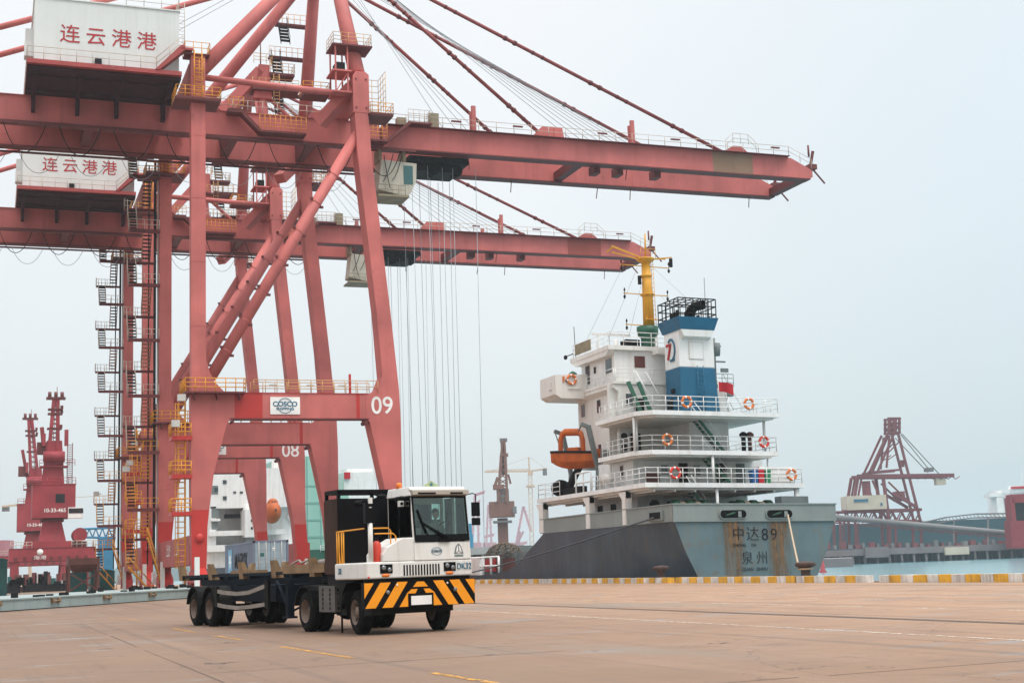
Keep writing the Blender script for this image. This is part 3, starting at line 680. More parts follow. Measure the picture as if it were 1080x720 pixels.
    for i, (x, y) in enumerate(((41.0, 134.5), (41.9, 140.6), (42.8, 134.5), (43.6, 140.2), (44.6, 135.0), (45.6, 134.5), (45.9, 140.6), (47.1, 140.2), (48.2, 134.5), (44.0, 137.5))):
        E = MB(); E.tube((x, y, 43.6), (x + (44.2 - x) * .12, y, 3.4), .028, n=5); E.build('hoist_rope', M['cable'], tr)
    m_ = MB(); m_.box(42.9, 45.3, 134.5, 140.6, 2.6, 3.0); m_.box(43.2, 45.0, 135.6, 139.4, 3.0, 3.6)
    for x in (42.9, 44.9): m_.box(x, x + .4, 134.5, 140.6, 2.3, 2.6)
    m_.build('spreader', M['yellow'], tr)
    # shipping line sign
    sg = MB(); sg.box(24.0, 26.75, CF1 - .06, CF1, 15.95, 17.55, 0); so_ = sg.build('sign_board', M['letter_white'], root)
    text('COSCO', .62, (25.37, CF1 - .07, 16.88), FRONT, M['letter_blue'], 'sign_lettering', so_, off=.02, wid=1.05)
    text('SHIPPING', .34, (25.37, CF1 - .07, 16.45), FRONT, M['letter_blue'], 'sign_lettering', so_, off=.008, wid=1.15)
    E = MB(); E.torus((25.37, CF1 - .075, 16.75), .68, .03, 1, 28, 5); E.build('sign_emblem_ring', M['letter_blue'], so_)
    # floodlights
    for (x, y, z) in ((15.9, CF1 - 1.0, 17.3), (13.5, CF2 - .4, 13.0), (15.4, CF1 - .9, 15.0)):
        E = MB(); E.box(x - .35, x + .35, y - .2, y + .3, z - .3, z + .3); E.tube((x, y, z), (x + .6, y + .5, z), .06)
        E.build('floodlight', M['galv'], root)
    return root
M['patch'] = mat('boom_patch', (.25, .145, .09), .6, var=.1, scale=.4)
M['stay_red'] = mat('stay_red', (.24, .048, .046), .6, var=.2, scale=.5)
M['patch_red'] = mat('boom_patch_red', (.30, .06, .045), .6, var=.1, scale=.4)
M['under_shade'] = mat('underside_shade', (.05, .016, .02), .7, var=.2, scale=.5)  # near-black red: the shade beneath the machinery house is put into the colour
M['crane_fade'] = mat('crane_paint_fade', (.36, .055, .05), .55, var=.15, scale=.4, streak=.3, streak_col=(.3, .1, .09))
M['rail_pale'] = mat('rail_pale', (.50, .42, .34), .5, var=.2, scale=.8)
M['rail_warm'] = mat('rail_warm', (.58, .33, .12), .5, var=.25, scale=.8)
M['stair_amber'] = mat('stair_amber', (.36, .16, .07), .55, var=.25, scale=.8)
M['cab_cream'] = mat('cab_cream', (.48, .45, .37), .5, var=.1, scale=1, streak=.3)
M['olive'] = mat('olive_steel', (.24, .20, .13), .6, var=.2, scale=1)
cr1 = build_crane()
cr2 = copy_tree(cr1); cr2.location = ROOT1 + Vector((0, DY, 0))
cr2['label'] = 'farther red gantry crane, numbered 08, seen through the legs of the nearest crane'
for ch in cr2.children:
    if ch.name.startswith('boom_girder'): ch.material_slots[2].link = 'OBJECT'; ch.material_slots[2].material = M['patch_red']
    if ch.name.startswith('trolley'): ch.location.x += 7.5
text('09', 2.3, (34.6, CF1 - .02, 16.75), FRONT, M['letter_white'], 'crane_number', cr1, off=.02, wid=.95)
text('08', 2.3, (34.6, CF1 + DY - .02, 16.35), FRONT, M['letter_white'], 'crane_number', cr2, off=.02, wid=.95)
# ================================================================== CARGO SHIP MOORED AT THE QUAY
M['hull_side'] = mat('hull_dark_grey', (.047, .063, .082), .55, var=.25, scale=.35, streak=.5, streak_col=(.10, .10, .10), rust=.6, rust_col=(.085, .07, .055), bump=.2, rlo=.54)
M['hull_stern'] = mat('hull_blue_grey', (.105, .155, .170), .55, var=.2, scale=.4, streak=.7, streak_col=(.15, .145, .125), rlo=.55, rust=.6, rust_col=(.16, .11, .08), bump=.12)
M['bulwark'] = mat('bulwark_grey', (.215, .24, .23), .55, var=.10, scale=.5, streak=.35, streak_col=(.18, .17, .14), rust=.3, rust_col=(.2, .13, .09))
M['ship_white'] = mat('ship_white', (.76, .76, .75), .5, var=.06, scale=.4, streak=.35, streak_col=(.42, .33, .25), rust=.3, rust_col=(.42, .30, .22))
M['ship_cream'] = mat('ship_white_warm', (.71, .69, .655), .5, var=.06, scale=.5, streak=.4, streak_col=(.45, .36, .28))
M['deck_grey'] = mat('deck_grey', (.17, .18, .18), .7, var=.15, scale=.8)
M['ship_green'] = mat('ship_green', (.01, .085, .05), .5, var=.15, scale=1)
M['funnel_blue'] = mat('funnel_blue', (.006, .105, .20), .5, var=.12, scale=.6, streak=.3, streak_col=(.02, .08, .14))
M['mast_yellow'] = mat('mast_yellow', (.64, .31, .02), .5, var=.1, scale=.8, streak=.35, streak_col=(.35, .16, .02))
M['boat_orange'] = mat('boat_orange', (.42, .085, .008), .55, var=.2, scale=1.2, streak=.5, streak_col=(.18, .05, .015), rust=.4, rust_col=(.16, .06, .02))
M['ring_orange'] = mat('ring_orange', (.62, .16, .03), .5); M['ring_red'] = mat('ring_red', (.60, .04, .02), .5)
M['davit'] = mat('davit_grey', (.14, .165, .165), .55, var=.15, scale=1)
M['rope'] = mat('mooring_rope', (.42, .32, .22), .85, var=.25, scale=6)
M['flag'] = mat('flag_red', (.45, .01, .02), .8)
M['pane'] = glass('ship_window', (.03, .045, .05)); M['door_brown'] = mat('door_brown', (.12, .035, .03), .55)
M['winch_green'] = mat('winch_green', (.008, .055, .028), .5, var=.2, scale=1)

SX, SY = 42.5, 82.3
LIST = 1.1
ship = thing('cargo_ship', (SX, SY, 0), 'grey ship with a white superstructure, blue and white funnel and rust streaked stern', 'cargo ship')
ship.rotation_euler.y = radians(LIST)
cx0 = 48.8
# ---- hull by stations
ZL = [-4, -1.5, .3, 2.1, 4.0]
ST = [(82.3, [2.5, 3.6, 4.65, 5.55, 6.25]), (86, [4.3, 4.9, 5.4, 5.95, 6.28]), (91, [5.6, 5.85, 6.0, 6.2, 6.3]), (97, [6.2, 6.25, 6.3, 6.3, 6.3]), (105.3, [6.3] * 5)]
def hull_rows():
    rows = []
    for y, hw in ST: rows.append((y, list(zip(ZL, hw))))
    for y, zt in ((106.5, 3.5), (108.5, 2.75), (111, 1.75), (114, 1.05), (118, .75), (126, .65), (150, .65)):
        rows.append((y, [(-4, 6.3), (-1.5, 6.3), (-.6, 6.3), (zt * .5, 6.3), (zt, 6.3)]))
    for y, zt, k in ((156, 1.3, .96), (160, 3.2, .82), (165, 4.2, .5), (168.5, 4.8, .08)):
        rows.append((y, [(-4, 6.3 * k * .6), (-1.5, 6.3 * k * .75), (0, 6.3 * k * .85), (zt * .5, 6.3 * k * .93), (zt, 6.3 * k)]))
    return rows
H = MB(); rows = hull_rows(); n = 5
vs = []
for y, pr in rows:
    for z, h_ in pr: vs.append((cx0 - h_, y, z))
    for z, h_ in pr: vs.append((cx0 + h_, y, z))
fs, mi = [], []
for i in range(len(rows) - 1):
    a, b = i * 10, (i + 1) * 10
    for j in range(4):
        fs += [[a + j, b + j, b + j + 1, a + j + 1], [a + 5 + j, a + 6 + j, b + 6 + j, b + 5 + j]]
H.add(vs, fs, 0, True)
for i in range(len(rows) - 1):
    a, b = i * 10, (i + 1) * 10; H.add([vs[a + 4], vs[b + 4], vs[b + 9], vs[a + 9]], [(0, 1, 2, 3)], 0); H.add([vs[a], vs[a + 5], vs[b + 5], vs[b]], [(0, 1, 2, 3)], 0)
H.add([vs[j] for j in range(10)], [[0, 5, 6, 1], [1, 6, 7, 2], [2, 7, 8, 3], [3, 8, 9, 4]], 1)
H.build('hull', [M['hull_side'], M['hull_stern']], ship)
B = MB()
for s in (-1, 1):
    x = cx0 + s * 6.33
    B.box(min(x, x - s * .12), max(x, x - s * .12), 82.28, 106.0, 3.95, 5.08)
B.box(cx0 - 6.33, cx0 + 6.33, 82.22, 82.36, 3.95, 5.08)
B.box(cx0 - 6.4, cx0 + 6.4, 82.16, 82.42, 5.06, 5.14); B.box(cx0 - 6.4, cx0 - 6.16, 82.42, 106.0, 5.06, 5.14)
B.box(cx0 - 6.38, cx0 + 6.38, 82.19, 82.24, 3.92, 4.02)
B.build('bulwark', M['bulwark'], ship)
# fairleads
for xc in (46.95, 50.55):
    f = MB(); k = 14
    def oval(a, b): return [((a if cos(t) > 0 else -a) + xc + b * cos(t), 4.42 + b * sin(t)) for t in [2 * pi * (i + .5) / k for i in range(k)]]
    f.prism(oval(.72, .36), 1, 82.12, 82.21, 0); f.prism(oval(.72, .27), 1, 82.09, 82.125, 1)
    f.tube((xc - .62, 82.08, 4.3), (xc + .1, 82.08, 4.5), .07, m=2); f.box(xc + .35, xc + .6, 82.07, 82.1, 4.2, 4.6, 0)
    f.build('fairlead', [M['bulwark'], M['black'], M['winch_green'], M['rope']], ship)
f = MB(); f.box(42.3, 42.47, 83.6, 85.6, 4.1, 4.75, 0); f.box(42.26, 42.31, 83.8, 85.4, 4.2, 4.65, 1); f.build('fairlead', [M['bulwark'], M['black']], ship)
def stain_mat():
    m_ = mat('rust_run', (.20, .105, .045), .7, var=.3, scale=2)
    t = m_.node_tree; b = t.nodes['Principled BSDF']; L = t.links.new
    tcn = t.nodes.new('ShaderNodeTexCoord'); mp = t.nodes.new('ShaderNodeMapping'); mp.inputs['Scale'].default_value = (3.2, 1, .22); L(tcn.outputs['Object'], mp.inputs[0])
    n_ = t.nodes.new('ShaderNodeTexNoise'); n_.inputs['Scale'].default_value = 1.5; n_.inputs['Detail'].default_value = 7; L(mp.outputs[0], n_.inputs['Vector'])
    r = t.nodes.new('ShaderNodeMapRange'); r.inputs['From Min'].default_value = .30; r.inputs['From Max'].default_value = .58; r.inputs['To Max'].default_value = 1.0
    L(n_.outputs['Fac'], r.inputs['Value'])
    sp = t.nodes.new('ShaderNodeSeparateXYZ'); L(tcn.outputs['Generated'], sp.inputs[0])
    def edge(o, w_, full=True):
        q = t.nodes.new('ShaderNodeMath'); q.operation = 'PINGPONG'; q.inputs[1].default_value = .5; L(o, q.inputs[0])
        e = t.nodes.new('ShaderNodeMapRange'); e.inputs['From Max'].default_value = w_; L(q.outputs[0], e.inputs['Value']); return e.outputs[0]
    ml = t.nodes.new('ShaderNodeMath'); ml.operation = 'MULTIPLY'; L(r.outputs[0], ml.inputs[0]); L(edge(sp.outputs['X'], .3), ml.inputs[1])
    m2 = t.nodes.new('ShaderNodeMath'); m2.operation = 'MULTIPLY'; L(ml.outputs[0], m2.inputs[0])
    zf = t.nodes.new('ShaderNodeMapRange'); zf.inputs['To Min'].default_value = .55; zf.inputs['To Max'].default_value = 1.0; L(sp.outputs['Z'], zf.inputs['Value']); L(zf.outputs[0], m2.inputs[1])
    L(m2.outputs[0], b.inputs['Alpha']); return m_
M['rust_run'] = stain_mat()
for x0, x1 in ((46.0, 47.95), (49.5, 51.5)):
    f = MB(); f.add([(x0, 82.28, -.8), (x1, 82.28, -.8), (x1, 82.28, 3.9), (x0, 82.28, 3.9)], [(0, 1, 2, 3)]); f.build('rust_run', M['rust_run'], ship)
for body, sz, x, z in (('中', 1.0, 47.35, 3.05), ('达', 1.05, 48.45, 3.02), ('8', 1.15, 49.4, 3.0), ('9', 1.15, 50.1, 3.0), ('ZHONG', .27, 47.4, 2.33), ('DA', .27, 48.5, 2.33), ('泉', .95, 47.95, 1.42), ('州', .95, 49.1, 1.42), ('QUAN', .3, 47.95, .72), ('ZHOU', .3, 49.05, .72)):
    text(body, sz, (x, 82.26, z), FRONT, M['letter_black'], 'stern_lettering', ship, depth=.006, off=-.012 if len(body) == 1 else 0)

# ---- decks
M['deck_top'] = mat('deck_top_paint', (.055, .075, .06), .7, var=.2, scale=.8)
def slab(name, x0, x1, y0, y1, z, mat_=None):
    b = MB(); b.box(x0, x1, y0, y1, z - .32, z, 0); b.box(x0 + .4, x1 - .4, y0 + .4, y1 - .4, z - .48, z - .32, 1)
    for i in range(int((x1 - x0) / 1.6)): b.box(x0 + .8 + i * 1.6, x0 + .9 + i * 1.6, y0 + .3, y1 - .3, z - .62, z - .48, 1)
    b.box(x0 + .15, x1 - .15, y0 + .15, y1 - .15, z, z + .01, 2)
    return b.build(name, [mat_ or M['ship_white'], M['ship_cream'], M['deck_top']], ship)
slab('boat_deck', 42.35, 55.15, 86.0, 106.3, 6.78)
def chamf(name, x0, x1, y0, y1, z):
    b = MB(); p = [(x0, y1), (x0, y0 + 1.2), (x0 + .9, y0), (x1, y0), (x1, y1)]
    b.prism(p, 2, z - .32, z, 0); b.prism([(u + (.35 if u < 50 else -.35), v + (.35 if v < 92 else -.1)) for u, v in p], 2, z - .46, z - .32, 1)
    b.prism([(u + (.15 if u < 50 else -.15), v + (.15 if v < 92 else -.1)) for u, v in p], 2, z, z + .01, 2)
    return b.build(name, [M['ship_white'], M['ship_cream'], M['deck_top']], ship)
chamf('upper_deck', 42.9, 54.1, 87.6, 95, 9.22)
chamf('funnel_deck', 42.75, 54.0, 87.0, 95, 11.98)
# ---- deckhouse tiers
b = MB(); b.box(45.2, 54.6, 93.2, 101.6, 4.0, 6.28); b.build('lower_house', M['ship_cream'], ship)
for x, wd, zt in ((46.2, .8, 6.0), (47.5, .75, 5.9), (49.5, .8, 5.9), (52.8, .8, 5.9)):
    d = MB(); d.prism([(x, 4.1), (x + wd, 4.1), (x + wd, zt - .3), (x + wd * .7, zt), (x + wd * .3, zt), (x, zt - .3)], 1, 93.1, 93.2); d.build('door', M['dark'], ship)
for y in (94.5, 97, 99.5): d = MB(); d.box(45.1, 45.2, y, y + .8, 4.2, 5.9); d.build('door', M['dark'], ship)
b = MB(); b.box(44.0, 54.9, 91.3, 98.0, 6.78, 8.9); b.build('boat_deck_house', M['ship_white'], ship)
b = MB(); b.box(44.6, 53.2, 94.6, 102.4, 8.9, 14.9); b.box(43.9, 44.62, 95.0, 95.2, 6.8, 14.9); b.build('accommodation_tower', M['ship_cream'], ship)
b = MB(); b.box(48.3, 51.6, 90.4, 94.6, 9.22, 11.66); b.build('stair_house', M['ship_white'], ship)
b = MB(); b.box(51.7, 53.2, 93.2, 96, 11.98, 14.6); b.box(50.9, 52.0, 92.8, 95, 11.98, 18.4); b.build('vent_house', M['ship_white'], ship)
def window(x0, x1, y, z0, z1, face='aft', m_='pane', r_=.1):
    w_ = MB()
    if face == 'aft': w_.box(x0 - .06, x1 + .06, y - .04, y, z0 - .06, z1 + .06, 1); w_.box(x0, x1, y - .07, y - .04, z0, z1, 0)
    else: w_.box(y - .04, y, x0 - .06, x1 + .06, z0 - .06, z1 + .06, 1); w_.box(y - .07, y - .04, x0, x1, z0, z1, 0)
    return w_.build('window', [M[m_], M['ship_cream']], ship)
window(45.2, 45.75, 94.6, 13.35, 14.15)
for y0 in (95.4, 97.9, 101.0): window(y0, y0 + .65, 44.6, 13.1, 14.1, 'side')
window(95.2, 95.7, 44.6, 9.7, 10.6, 'side'); window(98.0, 98.5, 44.6, 9.9, 10.6, 'side'); window(92.9, 93.4, 44.0, 7.7, 8.5, 'side')
for x0, m_ in ((46.3, 'pane'), (49.0, 'pane')): window(x0, x0 + .5, 91.3, 7.75, 8.45, 'aft', m_)
for x, m_ in ((46.9, 'ship_cream'), (47.75, 'dark'), (50.9, 'dark'), (51.75, 'ship_cream'), (52.6, 'davit')):
    d = MB(); d.box(x, x + .72, 91.22, 91.3, 6.85, 8.6, 0); d.tube((x + .6, 91.15, 7.6), (x + .6, 91.22, 7.6), .05, m=1); d.build('door', [M[m_], M['galv']], ship)
for x in (45.5, 52.0): d = MB(); d.box(x, x + .8, 94.5, 94.6, 9.25, 11.1); d.build('door', M['dark'], ship)
d = MB(); d.box(45.9, 46.7, 94.52, 94.6, 12.0, 13.8, 0); d.build('door', M['dark'], ship)
d = MB(); d.box(45.0, 46.1, 91.2, 91.3, 7.15, 7.85); d.build('notice_board', M['door_brown'], ship)
# ---- wheelhouse, wing and monkey island
b = MB(); b.box(44.6, 52.4, 95.2, 101.5, 14.9, 17.62); b.build('wheelhouse', M['ship_white'], ship)
b = MB(); b.prism([(44.2, 14.62), (44.6, 14.3), (44.6, 14.95), (44.2, 14.95)], 1, 94.6, 102.4); b.box(44.15, 52.6, 94.5, 102.6, 14.9, 15.1); b.build('bridge_deck', M['ship_cream'], ship)
b = MB(); b.prism([(41.7, 14.75), (42.2, 14.45), (45.0, 14.45), (45.0, 16.45), (41.7, 16.3)], 1, 100.2, 103.4); b.box(41.6, 41.72, 100.9, 101.4, 15.2, 15.8)
b.box(42.8, 43.9, 100.1, 100.2, 15.2, 15.35); b.build('bridge_wing', M['ship_cream'], ship)
b = MB(); b.lathe([(.32, 0), (.34, .12), (.1, .3)], (43.6, 101, 16.45), 2, 12, 0); b.box(42.35, 42.5, 100.1, 100.2, 15.75, 16.2, 1); b.box(42.6, 42.75, 100.1, 100.2, 15.75, 15.95, 2)
b.build('wing_fittings', [M['ship_green'], M['ring_orange'], M['winch_green']], ship)
b = MB(); b.box(44.0, 49.2, 94.9, 102.4, 17.62, 17.95, 0); b.prism([(94.9, 17.62), (95.6, 17.2), (101.5, 17.2), (102.4, 17.62)], 0, 44.05, 44.6, 0); b.box(47.8, 49.6, 94.2, 96, 17.3, 17.62, 0); b.build('wheelhouse_roof', M['ship_cream'], ship)
for y0, y1, z0, z1 in ((95.6, 96.7, 15.95, 17.05), (99.8, 100.6, 15.6, 17.1)): window(y0, y1, 44.6, z0, z1, 'side')
window(98.6, 98.95, 44.6, 16.3, 16.8, 'side', 'dark')
d = MB(); d.box(44.52, 44.6, 97.2, 98.2, 15.1, 16.95); d.build('door', M['ship_white'], ship)
window(46.3, 47.2, 95.2, 16.3, 17.2, 'aft', 'door_brown')
r_ = MB(); r_.rail([(49.0, 95.1, 17.95), (44.2, 95.1, 17.95), (44.2, 102.2, 17.95), (49, 102.2, 17.95)], 1.1, 3, 1.1, .028); r_.build('roof_railing', M['ship_white'], ship)
b = MB(); b.box(44.1, 44.2, 98.6, 101.6, 18.15, 19.0); b.build('name_board', M['olive'], ship)
b = MB(); b.box(46.3, 47.5, 96.5, 97.6, 17.95, 18.75); b.build('deck_box', M['black'], ship)
b = MB(); b.tube((44.8, 98.5, 17.95), (44.8, 98.5, 19.5), .05); b.box(44.3, 47.6, 98.4, 98.6, 19.35, 19.5); b.tube((45.9, 97.5, 17.95), (45.9, 97.5, 18.9), .15); b.build('radar_scanner', M['ship_cream'], ship)
b = MB(); b.tube((44.3, 101.9, 17.95), (44.2, 101.9, 20.6), .03, n=5); b.tube((43.7, 102.4, 18.2), (44.2, 102.2, 18.4), .04); b.ball((43.6, 102.4, 18.1), .16, .16, .2); b.build('whip_antenna', M['dark'], ship)
# ---- mast
b = MB(); b.lathe([(.55, 0), (.55, 1.05), (.86, 1.35), (.86, 1.95), (.5, 2.0)], (48.2, 96.5, 17.85), 2, 18); b.build('mast_base', M['ship_green'], ship)
b = MB(); b.tube((48.35, 96.5, 19.6), (48.25, 96.5, 25.4), .47, .33, 14); b.tube((48.25, 96.5, 25.4), (48.3, 96.5, 27.4), .09, .06)
b.lathe([(.3, 0), (.75, .35), (.75, .45), (.1, .5)], (48.25, 96.5, 24.9), 2, 12); b.lathe([(.3, 0), (.5, .2), (.5, .28)], (48.25, 96.5, 23.7), 2, 10); b.lathe([(.35, 0), (.6, .2), (.6, .26)], (48.3, 96.5, 22.2), 2, 10)
b.box(47.9, 48.0, 96.0, 96.1, 20.2, 20.6); b.box(47.85, 48.9, 95.95, 96.1, 20.3, 20.36)
for z, l in ((24.7, 2.0), (22.4, 1.8), (19.9, 1.7)):
    b.tube((48.3 - l - .3, 96.5, z + .05), (48.3 + (l if z > 20 else 0), 96.5, z), .045, n=6)
b.beam((48.2, 96.5, 25.3), (45.3, 96.5, 26.2), .12, .12); b.beam((48.2, 96.9, 25.3), (45.5, 96.9, 25.8), .1, .1); b.beam((45.4, 96.5, 26.1), (45.3, 97.5, 25.9), .1, .1); b.beam((48.4, 96.5, 25.3), (50.6, 96.5, 25.6), .12, .08); b.beam((48.4, 96.8, 25.4), (50.2, 96.8, 25.5), .08, .08)
b.rail([(47.6, 96.0, 25.35), (48.9, 96.0, 25.35)], .7, 2, .6, .025); b.ladder((48.9, 96.4, 17.9), (48.75, 96.4, 25.2), .35, (0, 1, 0), .35, .025)
b.build('mast', M['mast_yellow'], ship)
b = MB()
for z, l in ((24.7, 2.0), (22.4, 1.8), (19.9, 1.7)):
    for s in ((-1, 1) if z > 20 else (-1,)):
        x = 48.3 + s * l - (.2 if s < 0 else 0); b.lathe([(.02, -.42), (.1, -.3), (.1, -.15), (.03, -.1), (.03, .2), (.09, .3), (.02, .5)], (x, 96.5, z), 2, 8)
b.box(50.4, 50.62, 96.4, 96.6, 24.8, 25.5); b.box(47.5, 47.72, 96.3, 96.5, 23.2, 23.9)
b.build('navigation_lights', M['dark'], ship)
b = MB()
for p, q in (((46.3, 96.5, 24.7), (44.3, 100, 18.9)), ((47.5, 96.5, 24.6), (45.6, 98.5, 18.9)), ((47.8, 96.3, 23.5), (46.6, 96.6, 19)), ((48.9, 96.4, 24.6), (51.4, 94.0, 21)), ((49.3, 96.3, 22.4), (49.7, 94, 20.4))): b.tube(p, q, .015, n=4)
b.build('mast_stays', M['cable'], ship)
# ---- funnel
fx0, fy0, fy1 = 48.2, 91.3, 93.7
b = MB()
def ring(z): t = (z - 12) / 7; return [(fx0 - .02 * t, fy0, z), (fx0 + 3.3 - .55 * t, fy0, z), (fx0 + 3.3 - .55 * t, fy1, z), (fx0 - .02 * t, fy1, z)]
b.hexa(ring(11.98), ring(15.85), 0); b.hexa(ring(15.85), ring(18.75), 1)
b.build('funnel', [M['funnel_blue'], M['ship_white']], ship, bevel=.06)
b = MB(); r0 = ring(18.4)
b.hexa([(fx0 + .25, fy0 - .45, 18.15), (fx0 + 2.55, fy0 - .45, 18.15), (fx0 + 2.55, fy0, 17.95), (fx0 + .25, fy0, 17.95)], [(fx0 - .05, fy0 - .5, 18.65), (fx0 + 2.8, fy0 - .5, 18.65), (fx0 + 2.8, fy0, 18.65), (fx0 - .05, fy0, 18.65)], 1)
b.hexa([(fx0 - .1, fy0 - .5, 18.66), (fx0 + 2.8, fy0 - .5, 18.66), (fx0 + 2.8, fy1 + .1, 18.66), (fx0 - .1, fy1 + .1, 18.66)], [(fx0 - .35, fy0 - .7, 19.6), (fx0 + 3.1, fy0 - .7, 19.6), (fx0 + 3.1, fy1 + .4, 19.6), (fx0 - .35, fy1 + .4, 19.6)], 0)
b.build('funnel_top', [M['funnel_blue'], M['ship_white']], ship)
b = MB(); X0, X1, Y0_, Y1_ = fx0 - .25, fx0 + 2.95, fy0 - .6, fy1 + .35
b.rail([(X0, Y0_, 19.3), (X1, Y0_, 19.3), (X1, Y1_, 19.3), (X0, Y1_, 19.3), (X0, Y0_, 19.3)], 1.75, 3, .62, .045)
for i in range(1, 5): x = X0 + (X1 - X0) * i / 5; b.tube((x, Y0_, 21.05), (x, Y1_, 21.05), .035, n=4)
for i in range(1, 4): y = Y0_ + (Y1_ - Y0_) * i / 4; b.tube((X0, y, 21.05), (X1, y, 21.05), .035, n=4)
b.build('funnel_cage', M['black'], ship)
b = MB(); b.path([(fx0 + 1.6, fy0 + 1.2, 19.4), (fx0 + 1.6, fy0 + 1.2, 20.2), (fx0 + 1.9, fy0 + .8, 20.7), (fx0 + 2.4, fy0 + .2, 20.8)], .38, 12)
for (x, y, h_) in ((.5, 1.0, .9), (.5, 2.0, .8), (1.0, 2.4, 1.0), (2.6, 1.6, .7)): b.tube((fx0 + x, fy0 + y, 19.5), (fx0 + x, fy0 + y, 19.5 + h_), .14)
b.build('exhaust_pipe', M['black'], ship)
b = MB(); b.box(fx0 + .85, fx0 + 2.0, fy0 - .05, fy0, 16.5, 17.75, 0); b.box(fx0 + .8, fx0 + 2.05, fy0 - .02, fy0 - .001, 16.45, 17.8, 1); b.build('access_panel', [M['ship_white'], M['galv']], ship)
b = MB(); b.ladder((fx0 + 1.7, fy0 - .2, 12.0), (fx0 + 1.65, fy0 - .15, 16.0), .5, r=.03); b.build('funnel_ladder', M['funnel_blue'], ship)
b = MB(); b.box(fx0 - .08, fx0 - .001, 92.6, 93.4, 12.1, 13.6); b.box(fx0 - .12, fx0 - .001, 92.2, 92.7, 14.0, 14.3); b.build('funnel_door', M['dark'], ship)
# emblem on the port face: a blue ring open at the left and a red slanting seven
b = MB()
def arc(t): return Vector((fx0 - .07, 92.55 - .62 * sin(t), 17.3 + .82 * cos(t)))
for i in range(15):
    t0, t1 = -.7 + i * .24, -.7 + (i + 1) * .24; b.beam(arc(t0), arc(t1), .17, .05, (1, 0, 0), 0)
b.beam((fx0 - .07, 92.7, 16.5), (fx0 - .07, 92.0, 16.5), .17, .05, (1, 0, 0), 0)
b.beam((fx0 - .075, 93.3, 17.72), (fx0 - .075, 92.5, 17.72), .2, .05, (1, 0, 0), 1); b.beam((fx0 - .075, 92.6, 17.7), (fx0 - .075, 93.05, 16.6), .24, .05, (1, 0, 0), 1)
b.build('funnel_emblem', [M['letter_blue'], M['letter_red']], ship)
# ---- posts and brackets
for (x, y, z0, z1, r) in ((42.9, 88.6, 9.2, 11.7, .1), (43.6, 89.6, 9.2, 11.7, .07), (53.4, 88.3, 9.2, 11.7, .11), (48.7, 87.8, 6.7, 9.0, .11), (48.1, 86.3, 4.0, 6.5, .11), (54.7, 86.4, 4.0, 6.5, .2), (54.0, 89, 6.7, 9.0, .08)):
    b = MB(); b.tube((x, y, z0), (x, y, z1), r, n=8); b.build('post', M['ship_white'], ship)
for y, wd in ((105.2, .9), (95.8, .7), (89.4, .6)):
    b = MB(); b.box(42.4, 42.9, y, y + wd, 4.0, 6.35); b.prism([(y + wd, 5.7), (y + wd + .7, 6.35), (y, 6.35), (y, 5.9)], 0, 42.45, 42.85); b.build('deck_support', M['ship_cream'], ship)
# ---- railings
def railing(pts, h=1.05, gap=1.0): b = MB(); b.rail(pts, h, 3, gap, .027, 0, .033); return b.build('deck_railing', M['ship_white'], ship)
railing([(55.0, 106, 6.78), (55.0, 86.1, 6.78), (42.45, 86.1, 6.78), (42.45, 95.2, 6.78)])
railing([(42.45, 101.6, 6.78), (42.45, 106.2, 6.78), (46, 106.2, 6.78)], 1.15, 1.6)
railing([(43.0, 94.4, 9.22), (43.0, 88.8, 9.22), (43.85, 87.7, 9.22), (54.0, 87.7, 9.22), (54.0, 94.5, 9.22)])
railing([(42.85, 94.4, 11.98), (42.85, 88.2, 11.98), (43.7, 87.1, 11.98), (53.9, 87.1, 11.98), (53.9, 95, 11.98)])
railing([(44.4, 94.6, 15.1), (52.2, 94.6, 15.1)], 1.0, 1.6); railing([(44.25, 94.6, 15.1), (44.25, 99.8, 15.1)], 1.0, 1.6)
b = MB(); b.rail([(42.5, 95.6, 6.78), (42.5, 98.4, 6.78)], 1.5, 2, 1.3, .07); b.build('boarding_gate', M['ship_white'], ship)
# ---- stairs
def stair(p, q, w=.75, gm='ship_green', hr=True):
    b = MB(); b.stairs(p, q, w, (0, 1, 0), .25, 0, 2, False, .22)
    for g_ in (-.5, .5):
        o = Vector((0, g_ * w, .9)); b.tube(Vector(p) + o, Vector(q) + o, .03, n=5, m=1)
    b.build('stair', [M[gm], M['ship_white'], M['ship_white']], ship)
stair((50.6, 88.9, 6.8), (48.3, 88.9, 9.2)); stair((50.2, 89.1, 9.25), (47.9, 89.1, 11.95)); stair((48.2, 87.6, 4.0), (46.6, 87.6, 6.5))
for x in (45.5, 52.2):
    b = MB()
    for o in (0, .85): b.beam((x + o + .55, 93.3, 12.0), (x + o - .35, 94.0, 15.0), .32, .1, (0, 1, 0), 0); b.tube((x + o + 1.4, 92.9, 12.9), (x + o + .1, 93.6, 15.8), .035, n=5, m=1)
    b.build('stair', [M['ship_green'], M['ship_white']], ship)
